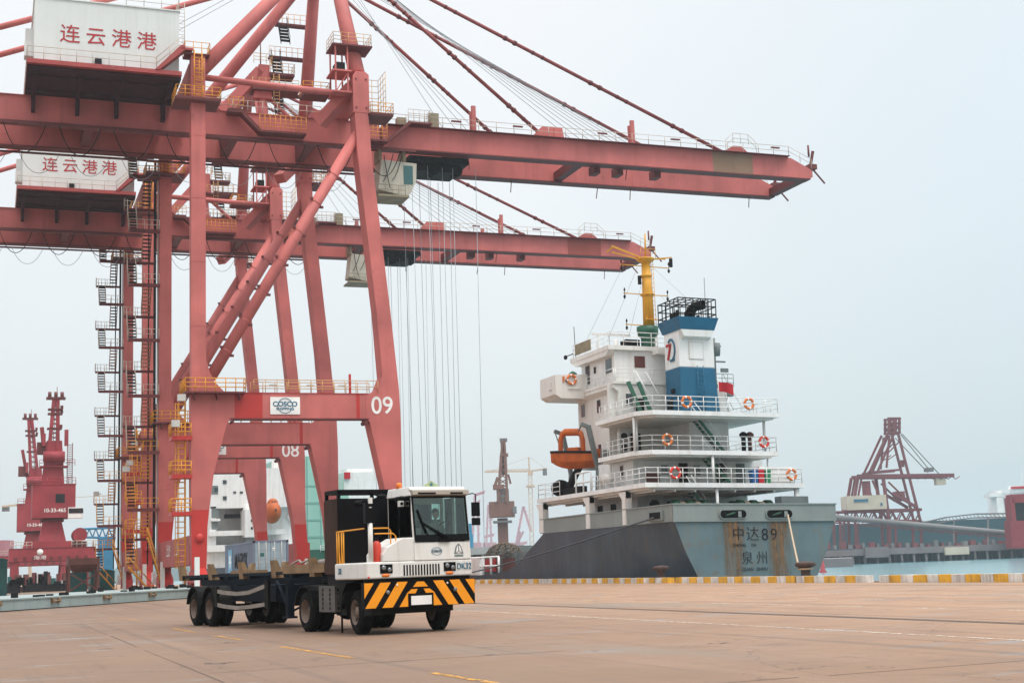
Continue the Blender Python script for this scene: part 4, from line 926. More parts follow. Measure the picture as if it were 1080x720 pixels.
# ---- deck equipment: winches, air conditioners, vents, tank
for x0 in (45.0, 50.2):
    b = MB()
    for i, (dx, mm, r) in enumerate(((0, 0, .62), (.55, 1, .5), (1.1, 0, .62), (1.75, 1, .5), (2.3, 0, .62), (2.8, 1, .38))): b.lathe([(.05, -.2), (r, -.2), (r, .22), (.05, .22)], (x0 + dx, 86.9, 5.02), 0, 16, mm)
    b.box(x0 - .3, x0 + 3.1, 86.6, 87.2, 4.0, 4.9, 0); b.build('mooring_winch', [M['winch_green'], M['rope']], ship)
b = MB(); b.box(52.1, 54.3, 84.3, 85.2, 4.0, 5.75); b.build('equipment_cabinet', M['davit'], ship)
for (x, y, z) in ((44.75, 94.2, 10.85), (44.75, 94.2, 10.0), (52.4, 94.2, 10.7)):
    b = MB(); b.box(x - .4, x + .4, y, y + .35, z - .32, z + .32, 0); b.lathe([(.02, -.04), (.26, -.04), (.26, 0)], (x, y, z), 1, 16, 1); b.build('air_conditioner', [M['ship_white'], M['dark']], ship)
for x, mm in ((52.2, 'dark'), (52.75, 'door_brown')):
    b = MB(); b.tube((x, 89.3, 9.2), (x, 89.3, 10.5), .17); b.lathe([(.1, 0), (.3, .05), (.3, .3), (.12, .45)], (x, 89.3, 10.35), 2, 12); b.build('ventilator', M[mm], ship)
b = MB(); b.box(52.0, 54.8, 86.9, 88.0, 6.8, 8.05, 0)
for i in range(4): b.box(51.98, 54.82, 86.87, 86.9, 6.95 + i * .3, 7.0 + i * .3, 1)
b.build('storage_box', [M['ship_white'], M['ship_cream']], ship)
b = MB(); b.box(51.4, 53.1, 93.4, 95, 14.6, 14.75); b.tube((52.1, 94, 18.4), (52.1, 94, 23.5), .03, n=5); b.tube((52.5, 93.6, 14.7), (52.5, 93.6, 18.6), .09); b.box(52.2, 53.4, 93.5, 93.7, 16.7, 16.8); b.lathe([(.25, 0), (.3, .5), (.3, 1.0), (.05, 1.05)], (52.7, 93.6, 17.2), 2, 10); b.box(51.9, 53.0, 93.4, 93.6, 17.9, 18.0); b.box(52.9, 53.5, 93.3, 93.5, 15.9, 16.2)
b.rail([(51.9, 93.3, 14.75), (53.9, 93.3, 14.75)], 1.0, 3, .5, .025); b.box(53.2, 53.8, 93.2, 93.6, 14.0, 14.75)
b.build('aft_antenna_stand', M['davit'], ship)
# ---- davit
b = MB(); 
for y in (97.6, 103.0):
    b.beam((44.0, y, 6.8), (44.1, y, 8.6), .35, .35); b.beam((44.15, y, 8.2), (43.3 if y < 100 else 43.4, y, 12.0), .28, .36); b.beam((43.3, y, 11.9), (42.7, y, 12.1), .3, .26)
b.tube((42.75, 97.6, 12.0), (42.85, 98.6, 11.6), .05, n=6); b.tube((42.75, 103, 12.0), (43.0, 102.0, 9.9), .05, n=6); b.box(44.1, 44.55, 96.4, 97.2, 6.8, 10)
b.build('boat_davit', M['davit'], ship)
b = MB(); b.lathe([(.1, -.6), (.6, -.6), (.7, 0), (.6, .6), (.1, .6)], (43.2, 103.2, 7.5), 1, 14); b.box(43.0, 43.6, 98.8, 102.2, 6.8, 7.4); b.beam((43.2, 101.8, 7.2), (43.5, 99.6, 9.2), .4, .4); b.build('boat_winch', M['black'], ship)
# ---- cargo deck forward: coaming, rail
b = MB(); b.box(45.4, 52.2, 116, 152, .6, 2.7, 0); b.prism([(45.2, 2.7), (52.4, 2.7), (50.4, 3.5), (47.2, 3.5)], 1, 128, 152, 0)
for y in range(116, 152, 3): b.box(45.1, 45.4, y, y + .25, .6, 2.7, 0)
b.build('hatch_coaming', M['davit'], ship)
for y in range(119, 140, 5): b = MB(); b.box(45.0, 45.12, y, y + 3, 1.0, 2.2); b.build('coaming_panel', M['door_brown'] if y % 2 else M['letter_red'], ship)
b = MB(); b.rail([(42.8, 117, .7), (42.8, 150, .7)], 1.6, 2, 2.0, .08, 0, .11); b.box(42.7, 43.2, 122, 124.5, .7, 2.3); b.build('cargo_deck_railing', M['ship_white'], ship)
b = MB(); b.prism([(108.5, 2.4), (113, 1.2), (113, 2.2), (109.5, 3.8)], 0, 44, 53); b.build('forward_bulkhead', M['davit'], ship)

# ---- things carried on the ship
def on_ship(p): return ship.matrix_basis @ (Vector(p) - Vector((SX, SY, 0)))
bpy.context.view_layer.update()
def life_ring(p, col, label, face=1):
    b = MB(); q = on_ship(p)
    fn = lambda i: 1 if (i % 5) == 0 else 0
    b.torus((0, 0, 0), .36, .1, face, 20, 8, fn)
    o = b.build('life_ring', [M['ring_orange' if col == 'o' else 'ring_red'], M['letter_white']])
    o.location = q; return tag(o, label, 'life ring', 'life rings on the ship')
life_ring((44.7, 85.98, 7.45), 'r', 'red life ring at the left end of the lowest white ship railing')
life_ring((54.1, 85.98, 7.4), 'o', 'orange life ring in front of the white storage box on the lowest ship railing')
life_ring((45.0, 87.58, 9.95), 'o', 'orange life ring at the left of the middle ship railing')
life_ring((52.9, 87.58, 9.9), 'r', 'red life ring at the right end of the middle ship railing')
life_ring((46.35, 86.98, 12.6), 'o', 'orange life ring on the top ship railing in front of the blue funnel')
life_ring((51.45, 86.98, 12.6), 'o', 'orange life ring on the top ship railing right of the funnel')
life_ring((43.1, 100.1, 15.95), 'o', 'orange life ring hung on the projecting bridge wing')
# hanging rescue boat
def rescue_boat():
    r = thing('rescue_boat', on_ship((43.0, 99.7, 8.5)), 'orange rescue boat with a tall arch hanging from the ship davit', 'lifeboat', rz=radians(47)); r.scale = (.78, .76, 1.15)
    b = MB(); k = 9; secs = []
    for i in range(k):
        t = i / (k - 1); y = -2.6 + 5.2 * t; w_ = .98 * (1 - max(0, (t - .45) / .55) ** 2.2 * .93); d = .85 - .25 * max(0, (t - .6) / .4)
        z0 = .25 + max(0, (t - .55) / .45) ** 2 * .55
        secs.append([(-w_, y, 1.25 + .25 * t), (-w_ * .93, y, z0 + .45), (-w_ * .35, y, z0), (w_ * .35, y, z0), (w_ * .93, y, z0 + .45), (w_, y, 1.25 + .25 * t)])
    b.add([p for s in secs for p in s], [[i * 6 + j, i * 6 + j + 1, (i + 1) * 6 + j + 1, (i + 1) * 6 + j] for i in range(k - 1) for j in range(5)] + [[i * 6 + 5, i * 6, (i + 1) * 6, (i + 1) * 6 + 5] for i in range(k - 1)] + [list(range(6)), list(range((k - 1) * 6, k * 6))[::-1]])
    b.build('hull', M['boat_orange'], r, True)
    b = MB(); b.path([s[0] for s in secs], .09, 6); b.path([s[5] for s in secs], .09, 6); b.build('fender', M['dark'], r, True)
    b = MB(); b.path([(0, -1.0, 1.2), (0, -1.0, 2.2), (0, -.85, 2.6), (0, -.5, 2.75), (0, .9, 2.8), (0, 1.25, 2.65), (0, 1.45, 2.3), (0, 1.5, 1.3)], .26, 10); b.build('arch', M['boat_orange'], r, True)
    b = MB(); b.box(-.3, .3, -3.0, -2.5, .3, 1.5); b.lathe([(.02, -.1), (.25, 0), (.02, .1)], (0, -2.9, .2), 1, 10); b.build('engine', M['boat_orange'], r, True); b = MB(); b.box(-.5, .5, -.6, .6, 1.3, 1.7); b.build('seat', M['boat_orange'], r, True)
rescue_boat()
r = thing('life_raft_canister', on_ship((42.9, 93.6, 6.8)), 'white life raft canister lying in a cradle on the ship boat deck', 'life raft')
b = MB(); b.lathe([(.05, -.75), (.32, -.72), (.4, -.5), (.4, -.04), (.43, -.03), (.43, .03), (.4, .04), (.4, .5), (.32, .72), (.05, .75)], (0, 0, .75), 1, 18); b.build('canister', M['ship_cream'], r, True)
b = MB(); 
for y in (-.45, .45): b.box(-.35, .35, y - .06, y + .06, 0, .42)
b.build('cradle', M['ship_white'], r, True)
for x, c, l in ((51.55, (.02, .12, .34), 'blue bin on the ship deck beside the red one'), (52.05, (.55, .02, .03), 'red bin between the blue and the green bin on the ship'), (52.6, (.02, .22, .10), 'green bin on the ship deck beside the red one')):
    q = on_ship((x, 87.0, 6.8)); b = MB(); b.hexa([(-.2, -.24, 0), (.2, -.24, 0), (.2, .24, 0), (-.2, .24, 0)], [(-.24, -.28, .9), (.24, -.28, .9), (.24, .28, .9), (-.24, .28, .9)]); b.box(-.26, .26, -.3, .3, .9, .98); b.tube((-.2, .28, .95), (.2, .28, .95), .03)
    o = b.build('waste_bin', mat('bin_paint', c, .5)); o.location = q; tag(o, l, 'bin', 'waste bins on the ship')
q = on_ship((52.15, 92.6, 14.1)); r = thing('flag', q, 'small red flag flying beside the ship funnel', 'flag')
b = MB(); vs = []
for i in range(9):
    t = i / 8; w_ = .12 * sin(t * 7); vs += [(t * 1.35, w_, .95 - .22 * t), (t * 1.35, w_, .15 - .22 * t + .06 * sin(t * 5))]
b.add(vs, [[2 * i, 2 * i + 1, 2 * i + 3, 2 * i + 2] for i in range(8)], 0, True); b.build('cloth', M['flag'], r, True)
b = MB(); b.tube((0, 0, -1.6), (0, 0, 1.3), .03); b.build('pole', M['ship_white'], r, True)
# mooring lines and bollards
def bollard(p, s, label):
    b = MB(); b.lathe([(.62, 0), (.62, .06), (.40, .10), (.36, .5), (.44, .62), (.78, .68), (.80, .80), (.6, .86), (.1, .9)], (0, 0, 0), 2, 22)
    o = b.build('mooring_bollard', mat('bollard_iron', (.055, .03, .025), .7, var=.3, scale=3, rust=.8, rust_col=(.16, .07, .04))); o.location = p; o.scale = (s * .78, s * .78, s * 1.35)
    return tag(o, label, 'bollard', 'mooring bollards')
p1 = at(850, 606, X=40.75); p1.z = .05; p2 = at(698, 616, X=40.75); p2.z = .05
bollard(p1, .88, 'dark iron bollard with the stern line looped over it'); bollard(p2, .88, 'rusty iron bollard on the quay edge beside the dark hull')
b = MB(); a, c = on_ship((51.15, 82.05, 4.35)), p1 + Vector((-.3, .15, .72)); b.path([a.lerp(c, t) - Vector((0, 0, .5 * t * (1 - t))) for t in [i / 14 for i in range(15)]], .055, 8); b.torus(p1 + Vector((0, 0, .66)), .36, .055, 2, 16, 6)
tag(b.build('mooring_line', M['rope']), 'pale stern rope running from the stern fairlead to a bollard', 'rope', 'mooring ropes')
b = MB(); a, c = on_ship((42.2, 84.5, 4.3)), Vector((40.9, 128, .4)); b.path([a.lerp(c, t) - Vector((.3 * sin(pi * t), 0, .35 * sin(pi * t))) for t in [i / 16 for i in range(17)]], .06, 6)
tag(b.build('mooring_line', M['hull_side']), 'dark rope running along the grey hull towards the bow', 'rope', 'mooring ropes')
# ================================================================== TERMINAL TRACTOR AND TRAILER
M['truck_white'] = mat('truck_white', (.66, .65, .62), .42, var=.07, scale=1.6, streak=.45, streak_col=(.42, .36, .29), rust=.35, rust_col=(.40, .33, .26))
M['truck_dark'] = mat('chassis_dark', (.008, .008, .008), .6, var=.3, scale=2)
M['truck_black'] = mat('box_black', (.005, .005, .006), .5, var=.25, scale=1, rust=.4, rust_col=(.018, .011, .008))
M['box_side'] = mat('box_side_rusty', (.05, .028, .022), .6, var=.3, scale=1, streak=.5, streak_col=(.09, .045, .03))
M['rim'] = mat('wheel_rim', (.15, .105, .08), .6, var=.3, scale=4)
M['amber'] = mat('amber_lens', (.75, .18, .02), .2); M['lamp'] = mat('headlamp_chrome', (.20, .21, .22), .2, .5)
M['bump_yellow'] = mat('bumper_yellow', (.80, .285, .004), .45, var=.06, scale=3); M['ext_red'] = mat('extinguisher_red', (.55, .05, .03), .35)
M['chassis_blue'] = mat('chassis_blue', (.006, .011, .018), .6, var=.3, scale=2, rust=.4, rust_col=(.03, .02, .015))
M['guide'] = mat('guide_ochre', (.20, .125, .065), .75, var=.3, scale=3, rust=.6, rust_col=(.12, .06, .03)); M['guard'] = mat('side_guard', (.22, .19, .165), .6, var=.2, scale=3)
M['step_grey'] = mat('step_grey', (.085, .078, .072), .6, var=.2, scale=3)
M['plastic'] = mat('black_plastic', (.005, .005, .006), .4)
def clear_glass():
    m_ = bpy.data.materials.new('cab_glass'); m_.use_nodes = True; t = m_.node_tree; t.nodes.clear(); L = t.links.new
    tr = t.nodes.new('ShaderNodeBsdfTransparent'); tr.inputs[0].default_value = (.72, .84, .80, 1)
    gl = t.nodes.new('ShaderNodeBsdfGlossy'); gl.inputs['Roughness'].default_value = .03
    fr = t.nodes.new('ShaderNodeFresnel'); fr.inputs[0].default_value = 1.6
    mxn = t.nodes.new('ShaderNodeMixShader'); L(fr.outputs[0], mxn.inputs[0]); L(tr.outputs[0], mxn.inputs[1]); L(gl.outputs[0], mxn.inputs[2])
    o = t.nodes.new('ShaderNodeOutputMaterial'); L(mxn.outputs[0], o.inputs[0]); return m_
M['cab_glass'] = clear_glass()
TO = Vector((9.46, 32.94, 0)); TRZ = radians(-80)
truck = thing('terminal_tractor', TO, 'white and black terminal tractor with a black and yellow striped bumper, driving on the quay', 'yard truck', rz=TRZ)
def wheel(parent, x, y, side, wd=.34, r=.525, steer=0, dual=False, lift=0):
    # side -1: outer face towards -y
    b = MB(); w_ = wd if not dual else .30
    for k in ((0, 1) if dual else (0,)):
        a = side * -k * .34
        b.lathe([(.29, -w_ / 2 + .02), (r - .10, -w_ / 2), (r - .03, -w_ / 2 + .04), (r, -w_ / 2 + .09), (r, w_ / 2 - .09), (r - .03, w_ / 2 - .04), (r - .10, w_ / 2), (.29, w_ / 2 - .02)], (0, a, 0), 1, 36, 0, False)
        for i in range(36):
            t = 2 * pi * i / 36; b.beam((cos(t) * (r - .004), a - w_ * .3, sin(t) * (r - .004)), (cos(t) * (r - .004), a - .02, sin(t) * (r - .004)), .045, .03, (cos(t), 0, sin(t))); b.beam((cos(t + .08) * (r - .004), a + .02, sin(t + .08) * (r - .004)), (cos(t + .08) * (r - .004), a + w_ * .3, sin(t + .08) * (r - .004)), .045, .03, (cos(t), 0, sin(t)))
    o = b.build('wheel', M['rubber'], parent, True); o.location = (x, y, r + lift); o.rotation_euler.z = steer
    c = MB(); s = side * w_ / 2
    prof = [(.30, s), (.27, s * .95), (.25, s * .35), (.14, s * .25), (.13, s * .75), (.02, s * .8)] if not dual else [(.30, s), (.28, s * .9), (.25, -s * .6), (.13, -s * .7), (.12, s * .2), (.02, s * .25)]
    c.lathe(prof, (0, 0, 0), 1, 28, 0, False); c.lathe([(.30, -s), (.02, -s * .8)], (0, 0, 0) if not dual else (0, -side * .34, 0), 1, 28, 0, False)
    zb = s * .45 if not dual else -s * .5
    for i in range(10): t = 2 * pi * i / 10; c.tube((cos(t) * .19, zb - side * .06, sin(t) * .19), (cos(t) * .19, zb + side * .03, sin(t) * .19), .018, n=6)
    for i in range(10): t = 2 * pi * (i + .5) / 10; c.tube((cos(t) * .215, zb - side * .05, sin(t) * .215), (cos(t) * .215, s * .62 if not dual else -s * .3, sin(t) * .215), .03, n=8, m=1)
    c.build('rim', [M['rim'], M['plastic']], o, True)
    return o
wheel(truck, 0, -1.03, -1, steer=radians(-6)); wheel(truck, 0, 1.03, 1, steer=radians(-6))
wheel(truck, -3.13, -1.05, -1, dual=True); wheel(truck, -3.13, 1.05, 1, dual=True)
# chassis and running gear
b = MB()
for y in (-.42, .42): b.box(-4.3, .95, y - .05, y + .05, .75, 1.12)
b.box(-4.2, -4.0, -.42, .42, .8, 1.1); b.box(-1.9, .9, -.38, .38, .62, 1.15); b.tube((0, -.95, .525), (0, .95, .525), .09); b.tube((-3.13, -1, .525), (-3.13, 1, .525), .12); b.ball((-3.13, 0, .525), .3, .28, .28)
b.box(.2, .95, -.95, .95, .48, .8); b.box(-.9, .9, -.8, .8, .8, 1.28); b.box(.95, 1.0, -1.4, 1.4, 1.1, 1.3); b.box(.6, 1.05, -1.25, -1.0, .45, 1.25); b.box(.75, 1.08, -1.3, -1.0, .48, .52); b.box(.75, 1.08, -1.3, -1.0, .86, .9)
b.build('chassis', M['truck_dark'], truck, True)
b = MB(); b.lathe([(.1, -.1), (.62, -.08), (.62, .08), (.1, .1)], (-3.3, 0, 1.25), 2, 24); b.box(-3.9, -2.7, -.5, .5, 1.05, 1.2); b.build('fifth_wheel', M['truck_dark'], truck, True)
for y in (-1, 1):
    b = MB(); k = 9
    vs = []
    for i in range(k):
        t = pi * (.06 + .88 * i / (k - 1)); vs += [(-3.13 + .64 * cos(t), y * .62, .55 + .64 * sin(t)), (-3.13 + .64 * cos(t), y * 1.25, .55 + .64 * sin(t)), (-3.13 + .60 * cos(t), y * 1.25, .55 + .60 * sin(t)), (-3.13 + .60 * cos(t), y * .62, .55 + .60 * sin(t))]
    b.add(vs, [[i * 4 + j, i * 4 + (j + 1) % 4, (i + 1) * 4 + (j + 1) % 4, (i + 1) * 4 + j] for i in range(k - 1) for j in range(4)] + [[0, 1, 2, 3], [4 * k - 4, 4 * k - 3, 4 * k - 2, 4 * k - 1]])
    b.build('mudguard', M['truck_dark'], truck, True)
b = MB(); b.box(-2.05, -1.05, -1.27, -.75, .52, 1.16, 0)
for i in range(5):
    for x_ in (-1.8, -1.35): b.tube((x_, -1.265, .62 + i * .11), (x_, -1.278, .62 + i * .11), .05, n=8, m=1)
    for j in range(2): b.tube((-1.04, -1.16 + j * .2, .62 + i * .11), (-1.06, -1.16 + j * .2, .62 + i * .11), .042, n=8, m=1)
b.build('battery_box', [M['step_grey'], M['plastic']], truck, True, .015)
b = MB(); b.tube((-.85, -1.1, .85), (-.4, -1.1, .85), .2, n=16); b.box(-.8, -.5, -1.2, -.7, .45, .75); b.tube((-.9, -1.15, .02), (-.9, -1.15, .6), .025); b.build('air_tank', M['truck_dark'], truck, True)
b = MB(); b.prism([(-.62, .6), (-.5, 1.0), (-.25, 1.22), (.3, 1.28), (.6, 1.28), (.6, 1.36), (-.72, 1.36), (-.72, .6)], 1, -1.3, -.7); b.build('wheel_arch', M['truck_dark'], truck, True); b = MB(); b.prism([(-.62, .6), (-.5, 1.0), (-.25, 1.22), (.3, 1.28), (.6, 1.28), (.6, 1.36), (-.72, 1.36), (-.72, .6)], 1, .7, 1.3); b.build('wheel_arch', M['truck_dark'], truck, True)
# battery / equipment box behind the cab
b = MB(); b.box(-1.52, -.7, -1.3, 1.3, 1.42, 3.28, 0); b.box(-1.54, -.72, -1.312, -1.3, 1.44, 3.26, 1); b.box(-1.5, -.72, -1.26, 1.26, 1.1, 1.42, 0)
for y in (-1.3, -.05, 1.22): b.box(-1.52, -1.44, y, y + .08, 3.28, 3.47, 0); b.box(-.78, -.7, y, y + .08, 3.28, 3.47, 0)
b.box(-1.52, -.7, -1.3, -1.22, 3.40, 3.5, 0); b.box(-1.52, -.7, 1.22, 1.3, 3.40, 3.5, 0); b.box(-1.52, -1.44, -1.22, 1.22, 3.40, 3.5, 0); b.box(-.78, -.7, -1.22, 1.22, 3.40, 3.5, 0)
b.tube((-.72, -.45, 3.44), (-.72, -.05, 3.30), .03); b.tube((-.72, -.05, 3.30), (-.72, .35, 3.44), .03)
b.build('equipment_box', [M['truck_black'], M['box_side']], truck, True, .012)
# bumper
def clip(poly, a, c):   # keep a <= u <= c
    for s, lim in ((1, a), (-1, c)):
        out = []
        for i, p in enumerate(poly):
            q = poly[(i + 1) % len(poly)]; dp, dq = s * (p[0] - lim), s * (q[0] - lim)
            if dp >= 0: out.append(p)
            if (dp >= 0) != (dq >= 0): t = dp / (dp - dq); out.append((lim, p[1] + (q[1] - p[1]) * t))
        poly = out
        if not poly: return []
    return poly
b = MB(); b.box(.96, 1.12, -1.47, 1.47, .62, 1.22, 0)
for side in (-1, 1):
    for k in range(-1, 5):
        u0 = .30 + k * .44; z0, z1 = .63, 1.21
        pl = [(u0, z0), (u0 + .27, z0), (u0 - .13, z1), (u0 - .40, z1)]
        pl = clip(pl, .18 if k > 0 else .34, 1.465)
        if len(pl) > 2: b.prism([(side * u, v) for u, v in pl], 0, 1.118, 1.1235, 1)
for u0, z0, s in ((0, 1.08, 1),): b.prism([(-.2, 1.08), (.2, 1.08), (.09, 1.2), (-.09, 1.2)], 0, 1.118, 1.1235, 1)
for s in (-1, 1): b.prism([(s * .14, .93), (s * .38, .93), (s * .24, 1.03), (s * .08, 1.03)], 0, 1.118, 1.1235, 1)
b.build('bumper', [M['black'], M['bump_yellow']], truck, True)
b = MB(); b.box(1.124, 1.14, -.26, .28, .66, .87, 0); b.build('number_plate', M['letter_white'], truck, True)
for y in (-.86, .93):
    b = MB(); b.lathe([(.02, .03), (.045, .025), (.05, 0)], (1.12, y, .98), 0, 14); b.build('fog_lamp', M['lamp'], truck, True)
for y in (-.62, .72):
    b = MB(); b.ball((1.13, y, 1.14), .025, .025, .025, 8); b.build('bumper_bolt', M['letter_white'], truck, True)
# white front body
b = MB(); b.box(-.78, 1.08, -1.38, 1.44, 1.30, 1.69, 0); b.build('front_panel', M['truck_white'], truck, True, .04, 3)
b = MB()
for i in range(13): y = -.42 + i * .077; b.box(1.07, 1.087, y, y + .038, 1.35, 1.60)
b.build('grille', M['plastic'], truck, True)
for y in (-1.03, .66):
    b = MB(); b.box(1.06, 1.095, y, y + .32, 1.42, 1.63, 0); b.lathe([(.02, .02), (.055, .015), (.06, 0)], (1.095, y + .09, 1.55), 0, 14, 1); b.lathe([(.02, .02), (.05, .015), (.055, 0)], (1.095, y + .24, 1.5), 0, 14, 1); b.build('headlight', [M['plastic'], M['lamp']], truck, True)
for y in (-.96, .74):
    b = MB(); b.ball((1.09, y + .07, 1.375), .03, .11, .04, 12); b.build('indicator', M['amber'], truck, True)
b = MB(); b.ball((1.09, -1.33, 1.34), .02, .03, .03, 8); b.build('marker_lamp', M['ext_red'], truck, True)
RFRONT = Matrix.Rotation(pi / 2, 4, 'Z') @ Matrix.Rotation(pi / 2, 4, 'X')
text('DK32', .21, (1.088, 1.215, 1.52), RFRONT, M['letter_blue'], 'fleet_number', truck, local=True, wid=.8, off=.0)
text('32', .2, (-.45, -1.388, 1.5), (pi / 2, 0, 0), M['letter_blue'], 'fleet_number', truck, local=True)
# cab
b = MB(); y0, y1 = -.12, 1.42
b.box(-.34, .98, y0, y1, 1.69, 2.24, 0)                         # lower body
b.prism([(.98, 1.69), (1.09, 1.69), (1.06, 2.12), (.98, 2.12)], 1, y0, y1, 0)
b.prism([(-.95, 1.69), (-.95, 1.86), (-.84, 2.02), (-.42, 2.24), (-.12, 2.24), (-.12, 1.69)], 0, .15, 1.07, 0)   # sloping cowl beside the cab
b.hexa([(-.36, y0 - .02, 3.24), (.98, y0 - .02, 3.24), (.98, y1 + .02, 3.24), (-.36, y1 + .02, 3.24)], [(-.34, y0 + .02, 3.46), (.86, y0 + .02, 3.46), (.86, y1 - .02, 3.46), (-.34, y1 - .02, 3.46)], 0)
for y in (y0, y1 - .07):                                          # pillars
    b.hexa([(1.0, y, 2.12), (1.07, y, 2.12), (1.07, y + .07, 2.12), (1.0, y + .07, 2.12)], [(.86, y, 3.24), (.93, y, 3.24), (.93, y + .07, 3.24), (.86, y + .07, 3.24)], 0)
    b.box(-.34, -.26, y, y + .07, 2.24, 3.24, 0); b.box(.28, .33, y, y + .07, 2.24, 3.24, 0)
b.box(-.34, -.30, y0 + .07, y1 - .07, 2.24, 2.5, 0); b.box(-.34, -.30, y0 + .07, y1 - .07, 3.1, 3.24, 0)
cab = b.build('cab', M['truck_white'], truck, True, .02, 2)
b = MB(); b.hexa([(.9, y0 + .0, 3.22), (1.08, y0, 3.26), (1.08, y1, 3.26), (.9, y1, 3.22)], [(.86, y0, 3.40), (1.06, y0, 3.36), (1.06, y1, 3.36), (.86, y1, 3.40)], 0)
b.box(1.0, 1.085, .02, .5, 3.27, 3.31, 1); b.box(1.0, 1.085, .9, 1.25, 3.27, 3.31, 1); b.build('sun_visor', [mat('visor', (.30, .26, .22), .6), M['plastic']], cab, True)
b = MB(); b.hexa([(1.062, y0 + .06, 2.16), (1.068, y0 + .06, 2.16), (1.068, y1 - .06, 2.16), (1.062, y1 - .06, 2.16)], [(.925, y0 + .06, 3.23), (.931, y0 + .06, 3.23), (.931, y1 - .06, 3.23), (.925, y1 - .06, 3.23)]); b.build('windscreen', M['cab_glass'], cab, True)
b = MB(); sl_ = (.925 - 1.066) / 1.07
def wx(z): return 1.07 + (z - 2.16) * sl_
b.hexa([(wx(2.14), y0 + .02, 2.14), (wx(2.14) + .008, y0 + .02, 2.14), (wx(2.14) + .008, y1 - .02, 2.14), (wx(2.14), y1 - .02, 2.14)], [(wx(2.3), y0 + .02, 2.3), (wx(2.3) + .008, y0 + .02, 2.3), (wx(2.3) + .008, y1 - .02, 2.3), (wx(2.3), y1 - .02, 2.3)])
for ya, yb in ((y0 + .02, y0 + .07), (y1 - .07, y1 - .02)): b.hexa([(wx(2.3), ya, 2.3), (wx(2.3) + .008, ya, 2.3), (wx(2.3) + .008, yb, 2.3), (wx(2.3), yb, 2.3)], [(wx(3.24), ya, 3.24), (wx(3.24) + .008, ya, 3.24), (wx(3.24) + .008, yb, 3.24), (wx(3.24), yb, 3.24)])
b.hexa([(wx(3.18), y0 + .07, 3.18), (wx(3.18) + .008, y0 + .07, 3.18), (wx(3.18) + .008, y1 - .07, 3.18), (wx(3.18), y1 - .07, 3.18)], [(wx(3.24), y0 + .07, 3.24), (wx(3.24) + .008, y0 + .07, 3.24), (wx(3.24) + .008, y1 - .07, 3.24), (wx(3.24), y1 - .07, 3.24)])
b.build('windscreen_seal', M['plastic'], cab, True)
for y, nm in ((y0 - .004, 0), (y1 - .004, 0)):
    for xa, xb in ((-.26, .28), (.33, .92)):
        b = MB(); b.prism([(xa, 2.26), (xb + (.08 if xb > .5 else 0), 2.26), (xb - (.03 if xb > .5 else 0), 3.22), (xa, 3.22)], 1, y, y + .008); b.build('side_window', M['cab_glass'], cab, True)
b = MB()
for xa, xb in ((-.27, .29), (.32, .95)):
    b.box(xa, xb, y0 - .012, y0 - .001, 2.24, 2.28); b.box(xa, xb, y0 - .012, y0 - .001, 3.19, 3.23); b.box(xa, xa + .03, y0 - .012, y0 - .001, 2.28, 3.19); b.box(xb - .03, xb, y0 - .012, y0 - .001, 2.28, 3.19)
b.build('side_window_seal', M['plastic'], cab, True)
b = MB(); b.box(-.33, -.31, y0 + .07, y1 - .07, 2.5, 3.1); b.build('rear_window', M['cab_glass'], cab, True)
b = MB()
for ya, za, yb, zb in ((.75, 2.2, .1, 2.62), (.8, 2.22, .2, 2.56), (.1, 2.7, .25, 2.3), (.72, 2.18, .12, 2.6)):
    b.tube((wx(za) + .03, ya, za), (wx(zb) + .03, yb, zb), .014, n=5)
b.box(1.06, 1.11, .55, .85, 2.12, 2.19); b.beam((wx(2.9) + .03, .03, 2.9), (wx(2.35) + .03, .22, 2.35), .03, .03); b.build('wiper', M['plastic'], cab, True)
b = MB(); b.box(.5, .98, y0 + .1, y1 - .1, 2.0, 2.3, 0); b.box(-.26, .22, .72, 1.28, 1.9, 2.05, 0); b.box(-.26, -.15, .76, 1.24, 2.05, 2.7, 0); b.torus((.56, 1.0, 2.42), .19, .016, 0, 20, 6); b.tube((.56, 1.0, 2.42), (.78, 1.0, 2.25), .025); b.build('cab_interior', M['plastic'], cab, True)
b = MB(); b.path([(1.0, y1 - .05, 3.25), (1.05, y1 + .12, 3.28), (1.05, y1 + .2, 3.25), (1.05, y1 + .2, 2.75)], .015, 6); b.box(1.02, 1.07, y1 + .08, y1 + .3, 2.72, 3.06); b.box(1.02, 1.07, y1 + .08, y1 + .3, 2.5, 2.68); b.build('wing_mirror', M['plastic'], truck, True, .015)
b = MB(); b.lathe([(.07, 0), (.07, .1), (.05, .14)], (.2, -.05, 3.46), 2, 14); b.build('beacon', M['amber'], cab, True)
b = MB(); b.prism([(.42, 3.46), (.92, 3.46), (.85, 3.52), (.67, 3.63), (.49, 3.52)], 0, .5, .53, 0); b.build('placard', mat('placard_green', (.34, .42, .22), .5), cab, True)
text('★', .12, (.535, .67, 3.53), RFRONT, M['letter_blue'], 'placard_mark', cab, local=True)
b = MB(); b.box(.5, .62, -.25, -.14, 3.0, 3.14, 0); b.tube((.62, -.2, 3.07), (.64, -.2, 3.07), .04, m=1); b.path([(.55, -.14, 3.25), (.5, -.3, 3.22), (.55, -.32, 3.1)], .012, 5, 1); b.build('camera_unit', [M['truck_white'], M['plastic']], cab, True)
